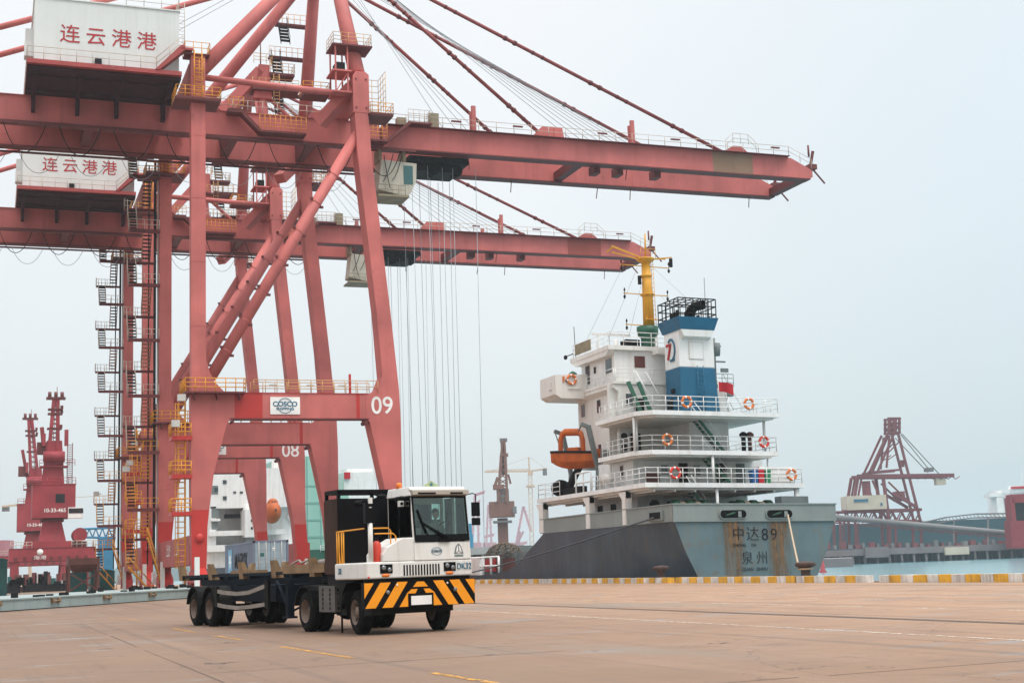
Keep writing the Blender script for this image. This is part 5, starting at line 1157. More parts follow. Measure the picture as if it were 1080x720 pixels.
# emblems on the cab front
b = MB(); b.add([], [])
for i in range(24):
    t0, t1 = 2 * pi * i / 24, 2 * pi * (i + 1) / 24
    b.beam((1.083, .48 + .14 * cos(t0), 1.9 + .09 * sin(t0)), (1.083, .48 + .14 * cos(t1), 1.9 + .09 * sin(t1)), .008, .008, (1, 0, 0))
b.build('emblem_ring', M['letter_blue'], cab, True)
text('COSCO', .075, (1.083, .48, 1.9), RFRONT, M['letter_blue'], 'emblem_lettering', cab, local=True)
b = MB(); b.prism([(.95, 1.82), (1.21, 1.82), (1.15, 2.0), (1.1, 2.06), (1.06, 2.06), (1.01, 2.0)], 0, 1.075, 1.086, 0)
b.prism([(1.0, 1.85), (1.065, 1.89), (1.065, 2.03), (1.03, 1.98)], 0, 1.086, 1.09, 1); b.prism([(1.16, 1.85), (1.095, 1.89), (1.095, 2.03), (1.13, 1.98)], 0, 1.086, 1.09, 1); b.prism([(1.02, 1.835), (1.14, 1.835), (1.08, 1.875)], 0, 1.086, 1.09, 1)
b.box(1.075, 1.086, .96, 1.2, 1.74, 1.80, 0); b.build('triangle_emblem', [M['davit'], M['letter_white']], cab, True)
# platform rails, post with mirrors, extinguisher
b = MB(); R_ = .017
for x in (-.72, -.6, -.44, -.32): b.tube((x, -1.33, 1.69), (x, -1.33, 2.46), R_)
b.path([(-.74, -1.33, 2.46), (.9, -1.33, 2.48)], R_); 
for x, z in ((-.6, 1.95), (-.44, 1.95)): b.prism([(x - .02, 1.69), (x + .07, 1.69), (x + .02, z)], 1, -1.34, -1.32)
b.path([(.92, -1.15, 2.48), (.92, -.72, 2.48), (.92, -.66, 2.42), (.92, -.66, 1.69)], R_); b.path([(.97, -1.1, 2.35), (.97, -.62, 2.35), (.97, -.55, 2.28), (.97, -.55, 1.72)], R_)
b.build('platform_rail', M['yellow'], truck, True)
b = MB(); b.tube((.95, -1.2, 1.69), (.95, -1.2, 2.6), .058, n=12, m=0); b.box(.88, 1.0, -1.34, -1.08, 2.6, 3.08, 1); b.box(.98, 1.02, -1.26, -1.16, 3.06, 3.2, 0)
b.path([(.95, -1.2, 3.12), (.97, -1.4, 3.14), (1.0, -1.55, 3.05)], .018, 6, 1); b.path([(.95, -1.2, 3.12), (.97, -1.0, 3.2), (1.0, -.9, 3.22)], .018, 6, 1)
b.ball((.99, -1.52, 3.06), .05, .11, .08, 12, 1); b.ball((.99, -.9, 3.22), .05, .13, .06, 12, 1); b.box(1.0, 1.004, -1.24, -1.18, 2.96, 2.98, 0); b.build('mirror_post', [M['truck_white'], M['plastic']], truck, True)
e = thing('fire_extinguisher', TO + Matrix.Rotation(TRZ, 3, 'Z') @ Vector((.86, -1.0, 1.69)), 'red fire extinguisher standing on the tractor platform beside the white post', 'extinguisher')
b = MB(); b.lathe([(.1, 0), (.105, .03), (.105, .40), (.07, .47), (.035, .5)], (0, 0, 0), 2, 18); b.build('cylinder', M['ext_red'], e, True)
b = MB(); b.lathe([(.035, .5), (.04, .54), (.02, .58)], (0, 0, 0), 2, 12); b.beam((-.02, 0, .58), (.1, -.05, .62), .03, .02); b.path([(0, .03, .54), (.05, .1, .5), (.05, .11, .2)], .012, 5); b.build('valve', M['plastic'], e, True)

# ---- driver (seated)
def skin_mesh(name, verts, edges, radii, mt, parent, sub=2, root=0):
    me = bpy.data.meshes.new(name); me.from_pydata(verts, edges, []); o = bpy.data.objects.new(name + '_rig', me); COL.objects.link(o)
    sk = o.modifiers.new('skin', 'SKIN'); sk.use_smooth_shade = True
    sub_ = o.modifiers.new('sub', 'SUBSURF'); sub_.levels = sub; sub_.render_levels = sub
    for i, r in enumerate(radii):
        v = me.skin_vertices[0].data[i]; v.radius = (r, r) if not isinstance(r, tuple) else r; v.use_root = i == root
    bpy.context.view_layer.update()
    me2 = bpy.data.meshes.new_from_object(o.evaluated_get(bpy.context.evaluated_depsgraph_get()))
    bpy.data.objects.remove(o); me2.materials.clear(); me2.materials.append(mt)
    for p in me2.polygons: p.use_smooth = True
    o = bpy.data.objects.new(name, me2); COL.objects.link(o); o.parent = parent; return o
SKIN = mat('skin', (.50, .27, .19), .55, var=.05, scale=6); CLOTH = mat('work_jacket', (.22, .24, .20), .8, var=.15, scale=5); HAIR = mat('hair', (.012, .01, .01), .7)
dr = thing('person', TO + Matrix.Rotation(TRZ, 3, 'Z') @ Vector((.02, 1.0, 2.05)), 'driver in a grey jacket sitting behind the windscreen with both hands on the wheel', 'person', rz=TRZ)
V = [(0, 0, .08), (0, 0, .3), (.02, 0, .5), (.03, 0, .58), (.05, 0, .68),
     (0, .18, .5), (.06, .24, .25), (.34, .17, .30), (.48, .16, .38), (0, -.18, .5), (.06, -.24, .25), (.34, -.17, .30), (.48, -.16, .38),
     (.08, .1, .07), (.42, .12, .08), (.46, .12, -.32), (.58, .12, -.36), (.08, -.1, .07), (.42, -.12, .08), (.46, -.12, -.32), (.58, -.12, -.36)]
Ed = [(0, 1), (1, 2), (2, 3), (3, 4), (2, 5), (5, 6), (6, 7), (7, 8), (2, 9), (9, 10), (10, 11), (11, 12), (0, 13), (13, 14), (14, 15), (15, 16), (0, 17), (17, 18), (18, 19), (19, 20)]
Rr = [.15, .14, .12, .055, .05, .07, .05, .036, .03, .07, .05, .036, .03, .085, .06, .05, .045, .085, .06, .05, .045]
body = skin_mesh('body', V, Ed, Rr, CLOTH, dr)
b = MB(); b.ball((.06, 0, .79), .1, .08, .125, 18); b.ball((.16, 0, .78), .022, .016, .022, 8); b.ball((.135, .03, .81), .012, .014, .009, 8, 1); b.ball((.135, -.03, .81), .012, .014, .009, 8, 1); b.ball((.148, 0, .735), .01, .028, .007, 8, 2)
for s in (-1, 1): b.ball((.05, s * .083, .78), .022, .012, .034, 8)
b.build('head', [SKIN, HAIR, M['ring_red']], dr, True)
b = MB(); b.ball((.045, 0, .83), .105, .088, .10, 16); b.build('hair', HAIR, dr, True)
for s in (-1, 1):
    HV = [(.47, s * .16, .375), (.53, s * .155, .41)]; HE = [(0, 1)]; HR = [.03, .026]
    for k, l in enumerate((.03, .036, .034, .028)):
        q = (.535 + .0, s * (.13 + .018 * k), .425); i = len(HV); HV += [q, (q[0] + .02, q[1], q[2] + l * .6), (q[0] + .005, q[1], q[2] + l)]; HE += [(1, i), (i, i + 1), (i + 1, i + 2)]; HR += [.009, .009, .008]
    i = len(HV); HV += [(.50, s * .12, .42), (.52, s * .105, .44)]; HE += [(1, i), (i, i + 1)]; HR += [.011, .009]
    skin_mesh('hand', HV, HE, HR, SKIN, dr, 1)

# ---- trailer
trl = thing('container_trailer', TO, 'empty dark container trailer with ochre corner guides coupled behind the tractor', 'trailer', rz=TRZ)
for x in (-10.75, -12.25):
    for y in (-1, 1): wheel(trl, x, y * 1.08, y, dual=True)
b = MB()
for y in (-.5, .5): b.box(-13.6, -2.6, y - .08, y + .08, 1.22, 1.58)
for x in (-13.6, -11.5, -9.3, -7.4, -5.6, -4.2, -2.7): b.box(x, x + .16, -1.2, 1.2, 1.4, 1.56)
b.box(-13.6, -2.6, -1.22, -1.12, 1.48, 1.56); b.box(-13.6, -2.6, 1.12, 1.22, 1.48, 1.56); b.box(-13.2, -9.9, -.62, .62, .85, 1.22)
for x in (-10.75, -12.25): b.tube((x, -1.1, .525), (x, 1.1, .525), .1)
b.box(-9.5, -6.0, -.9, .9, .75, 1.2)
for y in (-.8, .8): b.box(-5.3, -5.1, y - .09, y + .09, .35, 1.3); b.box(-5.4, -5.0, y - .14, y + .14, .3, .36); b.beam((-5.2, y, .5), (-6.2, y, 1.3), .08, .08); b.beam((-5.2, y, .45), (-5.2, -y, 1.2), .05, .05)
b.build('frame', M['chassis_blue'], trl, True)
for x in (-10.75, -12.25):
    for y in (-1, 1):
        b = MB(); k = 9; vs = []
        for i in range(k):
            t = pi * (.05 + .9 * i / (k - 1)); vs += [(x + .66 * cos(t), y * .6, .56 + .66 * sin(t)), (x + .66 * cos(t), y * 1.26, .56 + .66 * sin(t)), (x + .62 * cos(t), y * 1.26, .56 + .62 * sin(t)), (x + .62 * cos(t), y * .6, .56 + .62 * sin(t))]
        b.add(vs, [[i * 4 + j, i * 4 + (j + 1) % 4, (i + 1) * 4 + (j + 1) % 4, (i + 1) * 4 + j] for i in range(k - 1) for j in range(4)] + [[0, 1, 2, 3], [4 * k - 4, 4 * k - 3, 4 * k - 2, 4 * k - 1]]); b.build('mudguard', M['truck_dark'], trl, True)
for s in (-1, 1):
    for z0, z1, zm in ((1.06, 1.2, .98), (.66, .7, .58)):
        b = MB(); pts = [(-9.9, z0), (-9.4, zm + .04), (-8.2, zm), (-7.2, zm + .03), (-5.75, z1)]
        for (xa, za), (xb, zb) in zip(pts, pts[1:]): b.beam((xa, s * 1.26, za), (xb, s * 1.26, zb), .03, .11)
        b.build('side_guard', M['guard'], trl, True)
    b = MB(); b.box(-5.85, -5.6, s * 1.25 - .04, s * 1.25 + .04, .58, 1.34); b.build('guard_bracket', M['truck_dark'], trl, True); b = MB(); b.box(-10.05, -9.85, s * 1.25 - .04, s * 1.25 + .04, .6, 1.2); b.build('guard_bracket', M['truck_dark'], trl, True)
for x in (-13.6, -10.65, -7.9, -5.3, -2.6):
    for s in (-1, 1):
        b = MB(); b.hexa([(x - .16, s * 1.1 - .12, 1.40), (x + .16, s * 1.1 - .12, 1.40), (x + .16, s * 1.1 + .12, 1.40), (x - .16, s * 1.1 + .12, 1.40)], [(x - .16, s * 1.22 - .05, 1.88), (x + .16, s * 1.22 - .05, 1.88), (x + .16, s * 1.22 + .05, 1.88), (x - .16, s * 1.22 + .05, 1.88)]); b.build('corner_guide', M['guide'], trl, True)
b = MB(); b.box(-4.6, -1.75, -1.24, -.9, 1.5, 1.72, 0); b.box(-4.6, -1.75, .9, 1.24, 1.5, 1.72, 0); b.box(-8.8, -6.6, -1.22, -.9, 1.56, 1.64, 0); b.build('timber_packing', M['guide'], trl, True)
rr = random.Random(9)
b = MB(); b.ball((-3.0, -1.05, 1.74), .3, .12, .09, 10); b.ball((-2.4, -1.0, 1.74), .25, .14, .1, 10); b.path([(-4.3, -1.1, 1.74), (-4, -1.0, 1.84), (-3.6, -1.1, 1.76), (-3.2, -1.0, 1.85)], .03, 5); tag(b.build('lashing_gear', M['guard'], trl, True))
b = MB(); b.path([(-1.6, -.3, 1.3), (-2.0, -.4, 1.2), (-2.4, -.35, 1.35), (-2.7, -.3, 1.3)], .03, 6); b.path([(-1.6, -.1, 1.3), (-2.1, -.2, 1.1), (-2.7, -.1, 1.3)], .03, 6); b.build('air_hose', M['funnel_blue'], trl, True)
# ================================================================== THINGS FURTHER ALONG THE QUAY
M['cont_blue'] = mat('container_greyblue', (.14, .165, .225), .55, var=.1, scale=.5, streak=.3, streak_col=(.14, .13, .13), rust=.25)
M['cont_door'] = mat('container_door', (.26, .34, .39), .55, var=.1, scale=.7, streak=.35, streak_col=(.2, .17, .15))
M['hatch'] = mat('hatch_grey', (.27, .33, .325), .6, var=.1, scale=.3, streak=.3, streak_col=(.18, .19, .18), rust=.3, rust_col=(.16, .12, .09))
M['steel_brown'] = mat('rust_steel', (.13, .05, .04), .7, var=.25, scale=.6)
M['teal'] = mat('teal_paint', (.015, .10, .095), .6, var=.2, scale=.4)
M['seam_mint'] = mat('seam_mint', (.17, .36, .31), .6)
M['mint'] = mat('mint_hull', (.27, .50, .42), .55, var=.08, scale=.12, streak=.3, streak_col=(.48, .58, .54), rust=.75, rust_col=(.12, .42, .34))
def container():
    cx, cy, z0 = 17.35, 97.0, 1.25
    r = thing('shipping_container', (cx, cy, z0), 'grey blue shipping container with pale doors standing behind the empty trailer', 'container')
    b = MB(); L, Wd, Hh = 12.2, 2.44, 2.6
    b.box(0, Wd, .1, L, 0, Hh, 0)
    for i in range(40): y = .3 + i * .3; b.prism([(y, -.0), (y + .07, -.035), (y + .15, -.035), (y + .22, 0)] if False else [(-.001, y), (-.03, y + .05), (-.03, y + .15), (-.001, y + .2)], 2, .2, Hh - .15, 0)
    b.box(-.03, .12, 0, .16, 0, Hh, 0); b.box(Wd - .12, Wd + .03, 0, .16, 0, Hh, 0); b.box(-.03, Wd + .03, 0, .14, Hh - .14, Hh + .01, 0); b.box(-.03, Wd + .03, 0, .14, -.01, .16, 0); b.box(-.035, 0, .1, L, Hh - .12, Hh + .01, 0); b.box(-.035, 0, .1, L, -.01, .15, 0)
    b.build('body', M['cont_blue'], r, True)
    for k in (0, 1):
        d = MB(); x0 = .13 + k * 1.1; d.box(x0, x0 + 1.07, .02, .1, .17, Hh - .15, 0)
        for z in (.75, 1.35, 1.95): d.box(x0 + .05, x0 + 1.02, .0, .02, z, z + .05, 0)
        for x in (x0 + .25, x0 + .75): d.tube((x, -.03, .1), (x, -.03, Hh - .1), .025, m=1); d.box(x, x + .25, -.05, -.02, 1.1, 1.14, 1)
        d.box(x0 + .35, x0 + .62, .005, .02, 1.5, 1.75, 2) if k == 0 else d.box(x0 + .1, x0 + .3, .005, .02, 1.9, 2.1, 3)
        d.build('door', [M['cont_door'], M['galv'], M['teal'], M['letter_white']], r, True)
    rot = Matrix.Rotation(-pi / 2, 4, 'Z') @ Matrix.Rotation(pi / 2, 4, 'X')
    text('MAERSK', 1.5, (-.045, 4.9, 1.25), rot, M['letter_black'], 'side_lettering', r, local=True, off=.03, wid=1.0)
    s = MB(); s.box(-.05, -.036, 8.7, 10.6, .5, 2.2, 0); k = 7
    pts = [(9.65 + (.7 if i % 2 == 0 else .3) * sin(pi * i / k), 1.35 + (.7 if i % 2 == 0 else .3) * cos(pi * i / k)) for i in range(2 * k)]
    s.prism(pts, 0, -.06, -.05, 1); s.build('side_emblem', [mat('emblem_blue', (.12, .32, .48), .5), M['letter_white']], r, True)
    t = thing('container_trailer', (cx, cy, 0), 'low dark trailer carrying the grey blue shipping container', 'trailer')
    b = MB(); b.box(.5, .7, .2, 12, .85, 1.24); b.box(1.75, 1.95, .2, 12, .85, 1.24)
    for y in (.2, 4, 8, 11.7): b.box(.0, 2.44, y, y + .3, 1.05, 1.24)
    b.build('frame', M['truck_dark'], t, True)
    for y in (2.0, 3.4):
        for x in (.25, 2.2): wheel(t, x, y, -1, dual=False).rotation_euler.z = pi / 2
container()
# long grey hatch cover lying on the quay
a, c = at(-90, 651.5, Z=0), at(300, 623.5, Z=0); a.z = c.z = 0
dv = (c - a); Lh = dv.length; ang = math.atan2(dv.y, dv.x)
hc = thing('hatch_cover', a, 'long grey steel hatch cover lying on the quay behind the trailer', 'hatch cover', rz=ang)
b = MB(); b.box(0, Lh, .0, 13, .05, .62); b.box(0, Lh, -.06, 13.06, .62, .70)
for i in range(int(Lh / 1.2)): b.box(.5 + i * 1.2, .53 + i * 1.2, -.012, 0, .06, .6)
b.build('panel', M['hatch'], hc, True)
for i in range(7):
    b = MB(); x = 7.0 + i * 6.2
    for d in (-.45, .25): b.box(x + d, x + d + .22, -.14, 0, .32, .62)
    b.tube((x - .45, -.1, .42), (x + .5, -.1, .42), .06); b.build('cleat', M['guide'], hc, True)
rr = random.Random(4)
for i in range(40):
    b = MB()
    x, y = rr.uniform(4, Lh - 2), rr.uniform(.5, 11); l = rr.uniform(.2, .7); b.box(x, x + l, y, y + .3, .70, .78 + rr.uniform(0, .25)); b.build('lashing_fitting', M['dark'], hc, True)
# loading hopper and green bins near the luffing cranes
def xzY(x, y, Y): v = at(x, y, Y=Y); return v.x, v.z
HY = 185
def hop():
    x0, z1 = xzY(71, 589, HY); x1, _ = xzY(104, 589, HY); _, zb = xzY(88, 603, HY)
    r = thing('loading_hopper', ((x0 + x1) / 2, HY, 0), 'rust red loading hopper on tall legs left of the gantry cranes', 'hopper'); w_ = (x1 - x0) / 2
    b = MB(); b.hexa([(-w_ * .6, -1.2, zb), (w_ * .6, -1.2, zb), (w_ * .6, 2.2, zb), (-w_ * .6, 2.2, zb)], [(-w_, -2, z1 - .8), (w_, -2, z1 - .8), (w_, 3, z1 - .8), (-w_, 3, z1 - .8)]); b.box(-w_, w_, -2, 3, z1 - .8, z1); b.build('bin', M['steel_brown'], r, True)
    for x in (-w_, w_ - .3):
        for y in (-2, 2.7): b = MB(); b.box(x, x + .3, y, y + .3, 0, z1 - .8); b.build('leg', M['steel_brown'], r, True)
    b = MB(); b.beam((-w_ + .1, -1.85, .3), (w_ - .1, -1.85, zb), .18, .18); b.beam((w_ - .1, -1.85, .3), (-w_ + .1, -1.85, zb), .18, .18); b.build('brace', M['steel_brown'], r, True)
hop()
for (xa, xb, yt, yb, Y, l, mm) in ((72, 92, 602, 620, 196, 'dark green covered bin under the rust red hopper', 'teal'), (96, 121, 600, 618, 200, 'dark green covered bin between the hopper and the stair tower', 'teal'), (-3, 8, 588, 622, 190, 'teal covered bin at the left edge of the quay', 'teal')):
    X0, z1 = xzY(xa, yt, Y); X1, _ = xzY(xb, yt, Y)
    b = MB(); b.box(X0, X1, Y, Y + 5, 0, z1 - .3, 0); b.prism([(X0 - .1, z1 - .3), (X1 + .1, z1 - .3), ((X0 + X1) / 2, z1)], 1, Y - .1, Y + 5.1, 0)
    for i in range(8): x = X0 + (X1 - X0) * (i + .5) / 8; b.box(x, x + .08, Y - .06, Y, .1, z1 - .35, 0)
    tag(b.build('covered_bin', M[mm]), l, 'bin', 'covered bins beyond the cranes')
# red luffing cranes on the same rails
def luffing_crane(X, Y, s, jib, label, logo=True):
    r = thing('luffing_crane', (X, Y, 0), label, 'harbour crane', 'red luffing cranes')
    C_ = [M['red_crane'], M['crane_dark'], M['letter_white'], M['glass_dark']]
    for x in (-7.2, 5.6):
        for y in (-1, 9):
            b = MB(); b.hexa([(x, y, 1), (x + 1.6, y, 1), (x + 1.6, y + 1.6, 1), (x, y + 1.6, 1)], [(x + .2, y, 5.6), (x + 1.4, y, 5.6), (x + 1.4, y + 1.6, 5.6), (x + .2, y + 1.6, 5.6)]); b.box(x - .6, x + 2.2, y + .1, y + 1.4, .1, 1.0, 1); b.build('leg', C_, r, True)
    b = MB(); b.box(-7.4, 7.4, -1.2, 10.8, 5.4, 7.6); b.box(-7.4, 7.4, -1.25, 10.85, 7.6, 7.75, 1); b.box(-4.2, 3.4, -.6, 9.6, 7.75, 8.9)
    for i in range(9): b.box(-6.6 + i * 1.5, -6.0 + i * 1.5, -1.27, -1.2, 5.6, 6.2, 1)
    b.build('portal', C_, r, True)
    if logo: b = MB(); b.lathe([(.02, 0), (.55, 0), (.55, .05)], (-2.2, -1.3, 7.0), 1, 16, 2); b.build('emblem', C_, r, True); text('海港', .8, (-2.2, -1.27, 6.0), FRONT, M['letter_white'], 'portal_lettering', r, local=True, wid=1.4)
    b = MB(); b.hexa([(-2.4, 2, 8.9), (2.4, 2, 8.9), (2.4, 7, 8.9), (-2.4, 7, 8.9)], [(-1.6, 2.8, 12.6), (1.6, 2.8, 12.6), (1.6, 6.2, 12.6), (-1.6, 6.2, 12.6)]); b.build('pedestal', C_, r, True)
    b = MB(); b.lathe([(1.6, 0), (2.1, .2), (2.1, .6), (1.6, .8)], (0, 4.5, 12.4), 2, 18); b.build('slew_ring', [M['crane_dark']], r, True)
    b = MB(); b.prism([(-3.6, 13.2), (3.0, 13.2), (3.9, 14.2), (3.9, 19.2), (-3.6, 19.2)], 1, 1.0, 9.0); b.box(-3.7, 4.0, .9, 9.1, 19.2, 19.35); b.box(2.6, 5.2, .6, 2.6, 13.0, 15.0, 2); b.box(2.7, 5.25, .55, 2.0, 13.9, 14.8, 3)
    b.rail([(-3.6, .95, 19.35), (3.9, .95, 19.35)], 1.1, 2, 1.2, .05); b.box(.4, 2.0, .95, 1.0, 15.9, 17.5, 3); b.build('machinery_house', C_, r, True)
    text('10-33-465', .95, (.3, .97, 14.5), FRONT, M['letter_white'], 'house_lettering', r, local=True, off=.02)
    b = MB(); b.prism([(-2.0, 19.3), (2.0, 19.3), (1.5, 27.5), (-1.2, 27.5)], 1, 3.2, 3.6); b.prism([(-2.0, 19.3), (2.0, 19.3), (1.5, 27.5), (-1.2, 27.5)], 1, 5.6, 6.0); b.tube((-1.8, 3, 24.5), (2.0, 3, 24.5), 1.0, n=12); b.box(-2.4, 2.6, 2.6, 6.4, 22.6, 22.8); b.rail([(-2.4, 2.6, 22.8), (3.8, 2.6, 22.8)], 1.1, 2, 1, .05); b.ladder((2.9, 2.8, 19.3), (2.9, 2.8, 27), .9, m=1, r=.07); b.box(1.9, 2.6, 2.8, 3.4, 26.5, 29.5); b.box(-2.0, -1.4, 2.8, 3.4, 26.5, 28.8)
    b.build('tower_frame', C_, r, True)
    b = MB(); p = Vector((0, 4.0, 25)); q = Vector(jib)
    sd_ = Vector((1, 0, 0))
    for a_ in (-1, 1):
        for c_ in (-1, 1): b.beam(p + Vector((a_ * .8, c_ * .7, 0)), q + Vector((a_ * .35, c_ * .35, 0)), .62, .62)
    for i in range(1, 12):
        t = i / 12; c = p.lerp(q, t); w_ = .95 - .45 * t; b.beam(c + Vector((-w_, -.6, 0)), c + Vector((w_, -.6, 1.0)), .16, .16); b.beam(c + Vector((w_, -.6, 0)), c + Vector((-w_, -.6, 1.0)), .16, .16)
    for t in (.45, .72, .8): c = p.lerp(q, t); b.box(c.x - 1.3, c.x + 1.3, c.y - .9, c.y + .9, c.z, c.z + .3, 1); b.box(c.x + .9, c.x + 1.4, c.y - .4, c.y + .4, c.z + .3, c.z + .9, 1)
    b.box(q.x - 1.7, q.x + 1.7, q.y - .8, q.y + .8, q.z, q.z + .4, 1)
    for x in (-1.1, 0, 1.1): b.lathe([(.1, -.3), (.65, -.3), (.65, .3), (.1, .3)], (q.x + x, q.y, q.z + .8), 0, 12, 1)
    b.tube(q + Vector((.2, 0, .8)), q + Vector((.2, 0, 2.4)), .06, m=1); b.build('jib', C_, r, True)
    b = MB(); b.beam((-1.6, 4.5, 25.5), (q.x * .45 - 2.2, 4.5, 25 + (q.z - 25) * .5), .7, .7); b.box(q.x * .45 - 3.0, q.x * .45 - 1.4, 3.6, 5.4, 23 + (q.z - 25) * .2, 25 + (q.z - 25) * .22, 1); b.tube(q, (0, 4.5, 27.4), .06, m=1); b.tube(q + Vector((-.6, 0, 0)), (-.8, 4.5, 27.0), .06, m=1); b.build('luffing_gear', C_, r, True)
    for x in (-5.4, 5.0): b = MB(); b.rail([(x - 1.8, -1.2, 7.75), (x + 1.8, -1.2, 7.75)], 1.1, 2, 1, .05); b.build('portal_railing', [M['rail_pale']], r, True)
    b = MB(); b.tube((4.8, 1.5, 10), (4.8, 7, 10), 1.3, n=14); b.box(3.6, 6.0, 2, 6.6, 7.75, 8.8, 1); b.build('cable_drum', C_, r, True)
    return r
v1 = at(58, 622, Y=265); v2 = at(32, 622, Y=330)
luffing_crane(v1.x - .5, 265, 1, (.3, 3.5, 35.2), 'red harbour crane with an upright jib at the far left of the quay')
luffing_crane(v2.x + .6, 330, 1, (-1.2, 3.0, 38.6), 'red harbour crane standing behind the upright one at far left', False)
rr = random.Random(12)
for i, (xa, xb, yt, l) in enumerate(((24, 52, 604, 'dark stacked pallets and pipes under the red harbour crane portal'), (50, 78, 606, 'dark pipe stack between the harbour crane and the rust red hopper'), (6, 22, 608, 'low dark machinery heap left of the harbour crane'))):
    Y = 262 - i * 6; X0, z1 = xzY(xa, yt, Y); X1, _ = xzY(xb, yt, Y); r = thing('equipment_heap', ((X0 + X1) / 2, Y, 0), l, 'equipment')
    b = MB(); b.box(X0, X1, Y, Y + 3, 0, z1 * .45); b.build('base_crate', M['dark'], r)
    for k in range(9):
        b = MB(); x = X0 + (X1 - X0) * (k + .2) / 9; b.box(x, x + rr.uniform(.5, 1.4), Y - .3, Y + 2.5, z1 * .45, z1 * rr.uniform(.6, 1.1)); b.build('crate', M[('steel_brown', 'teal', 'dark', 'crane_dark', 'galv')[k % 5]], r)
# blue conveyor arm
b = MB(); Y = 300
p, q = at(80, 558, Y=Y), at(122, 556, Y=Y); p2, q2 = at(80, 566, Y=Y), at(122, 567, Y=Y)
r = thing('blue_loader', (p.x, Y, 0), 'blue lattice loader arm between the red harbour crane and the stair tower', 'loader')
b.tube(p, q, .25); b.tube(p2, q2, .25)
for i in range(6): b.tube(p.lerp(q, i / 6), p2.lerp(q2, (i + .5) / 6), .14); b.tube(p2.lerp(q2, (i + .5) / 6), p.lerp(q, (i + 1) / 6), .14)
M['blue_steel'] = mat('blue_steel', (.03, .20, .36), .6, var=.12, scale=.4)
b.build('arm', M['blue_steel'], r); b = MB(); v = at(112, 566, Y=Y); b.box(v.x - 1.5, v.x + 1.5, Y - 1, Y + 3, 0, v.z); b.build('tower', M['blue_steel'], r)
# ---- second ship: white accommodation, mint green block
def W2(x, y, Y): v = at(x, y, Y=Y); return v.x, v.z
s2 = thing('cargo_ship', (52, 262, 0), 'white and mint green ship moored further along behind the gantry crane legs', 'cargo ship')
Y = 255.
x0, z1 = W2(221, 494, Y); x1, _ = W2(312, 494, Y); _, zb = W2(221, 575, Y)
b = MB(); b.box(x0, x1, Y, Y + 26, -3, 3.0, 0); b.build('hull', M['hull_side'], s2)
b = MB()
def bx(xa, xb, ya, yb, d0=0, d1=14, m=0):
    X0, Z1 = W2(xa, ya, Y); X1, Z0 = W2(xb, yb, Y); b.box(X0, X1, Y + d0, Y + d1, Z0, Z1, m)
bx(222, 312, 494, 534); bx(222, 228, 534, 575); bx(262, 312, 534, 575, 3); bx(228, 262, 534, 575, 5); bx(218, 275, 575, 580, -1); bx(222, 312, 575, 606, .5)
bx(220, 300, 560, 563, -1, 3); bx(222, 232, 547, 549, -.5); 
b.build('accommodation', M['ship_white'], s2)
for (xa, xb, ya, yb) in ((235, 239, 506, 510), (235, 239, 523, 527), (246, 249, 518, 520), (253, 256, 518, 520), (226, 230, 514, 518)):
    b = MB(); bx(xa, xb, ya, yb, -.1, .05); b.build('window', M['pane'], s2)
for a_ in ((512, 521), (536, 546), (550, 558)): b = MB(); bx(223, 230, *a_, -.05, .1); b.build('deck_opening', M['davit'], s2)
b = MB(); bx(240, 262, 541, 545, 3, 4, 1); bx(256, 280, 538, 566, -2.5, 2.5, 0); X_, Z_ = W2(268, 540, Y); b.ball((X_, Y, Z_), 2.2, 2.2, 2.0, 14, 0)
for (xa, ya) in ((262, 548), (270, 545), (262, 556)): bx(xa, xa + 2, ya, ya + 2.5, -2.6, -2.4, 1)
b.build('deck_crane_cab', [M['ship_white'], M['dark']], s2)
Y = 262.
b = MB(); bx(299, 352, 481, 606, 0, 20); bx(352, 372, 520, 606, 2, 20)
b.build('casing', M['mint'], s2)
b = MB()
for y_ in (512, 530, 548, 566): bx(299, 352, y_, y_ + .5, -.08, 0)
for x_ in (312, 324, 338): bx(x_, x_ + .5, 481, 606, -.06, 0)
b.build('plate_seams', M['seam_mint'], s2)
b = MB(); bx(286, 312, 478, 500, -3, -.2); b.build('upper_block', M['ship_cream'], s2)
b = MB(); bx(368, 405, 496, 604, 4, 16); bx(372, 400, 492, 496, 5, 12); bx(345, 368, 592, 606, -1, 8); b.build('after_house', M['ship_white'], s2)
b = MB(); X_, Z_ = W2(371, 499, Y); b.box(X_ - .6, X_ + .6, Y + 3.6, Y + 3.9, Z_ - .8, Z_ + .5); b.build('red_board', M['flag'], s2)
b = MB(); bx(320, 352, 580, 604, -3, 0); b.build('deck_machinery', M['ship_green'], s2)
b = MB(); p = at(338, 582, Y=Y - 3.2); q = at(357, 582, Y=Y - 3.2); b.rail([p, q], 1.3, 3, 1.2, .07); b.rail([p - Vector((0, 0, 3)), q - Vector((0, 0, 3))], 1.3, 3, 1.2, .07); b.build('deck_railing', M['ship_white'], s2)
b = MB(); pts = [at(x, y, Y=Y - 4) for x, y in ((295, 507), (301, 504), (305, 515), (309, 535), (312, 556))]
b.path(pts, .55, 8); b.path([at(x, y, Y=Y - 4) for x, y in ((308, 533), (303, 545), (310, 556))], .3, 6); b.build('boat_davit', M['ship_white'], s2)
Y = 252
v = at(287, 541, Y=Y); lb = thing('lifeboat', v, 'orange enclosed lifeboat hanging on the far white ship between crane legs', 'lifeboat')
b = MB(); b.ball((0, 0, .2), 1.55, 3.6, 2.1, 18); b.build('hull', M['boat_orange'], lb, True)
b = MB(); b.ball((0, -.6, 1.8), 1.0, 1.3, .9, 14); b.build('canopy', M['boat_orange'], lb, True)
b = MB(); b.box(-.3, .3, -1.95, -1.8, 1.7, 2.1); b.box(-.15, .15, -3.6, -3.4, .2, .6); b.build('window', M['glass_dark'], lb, True)

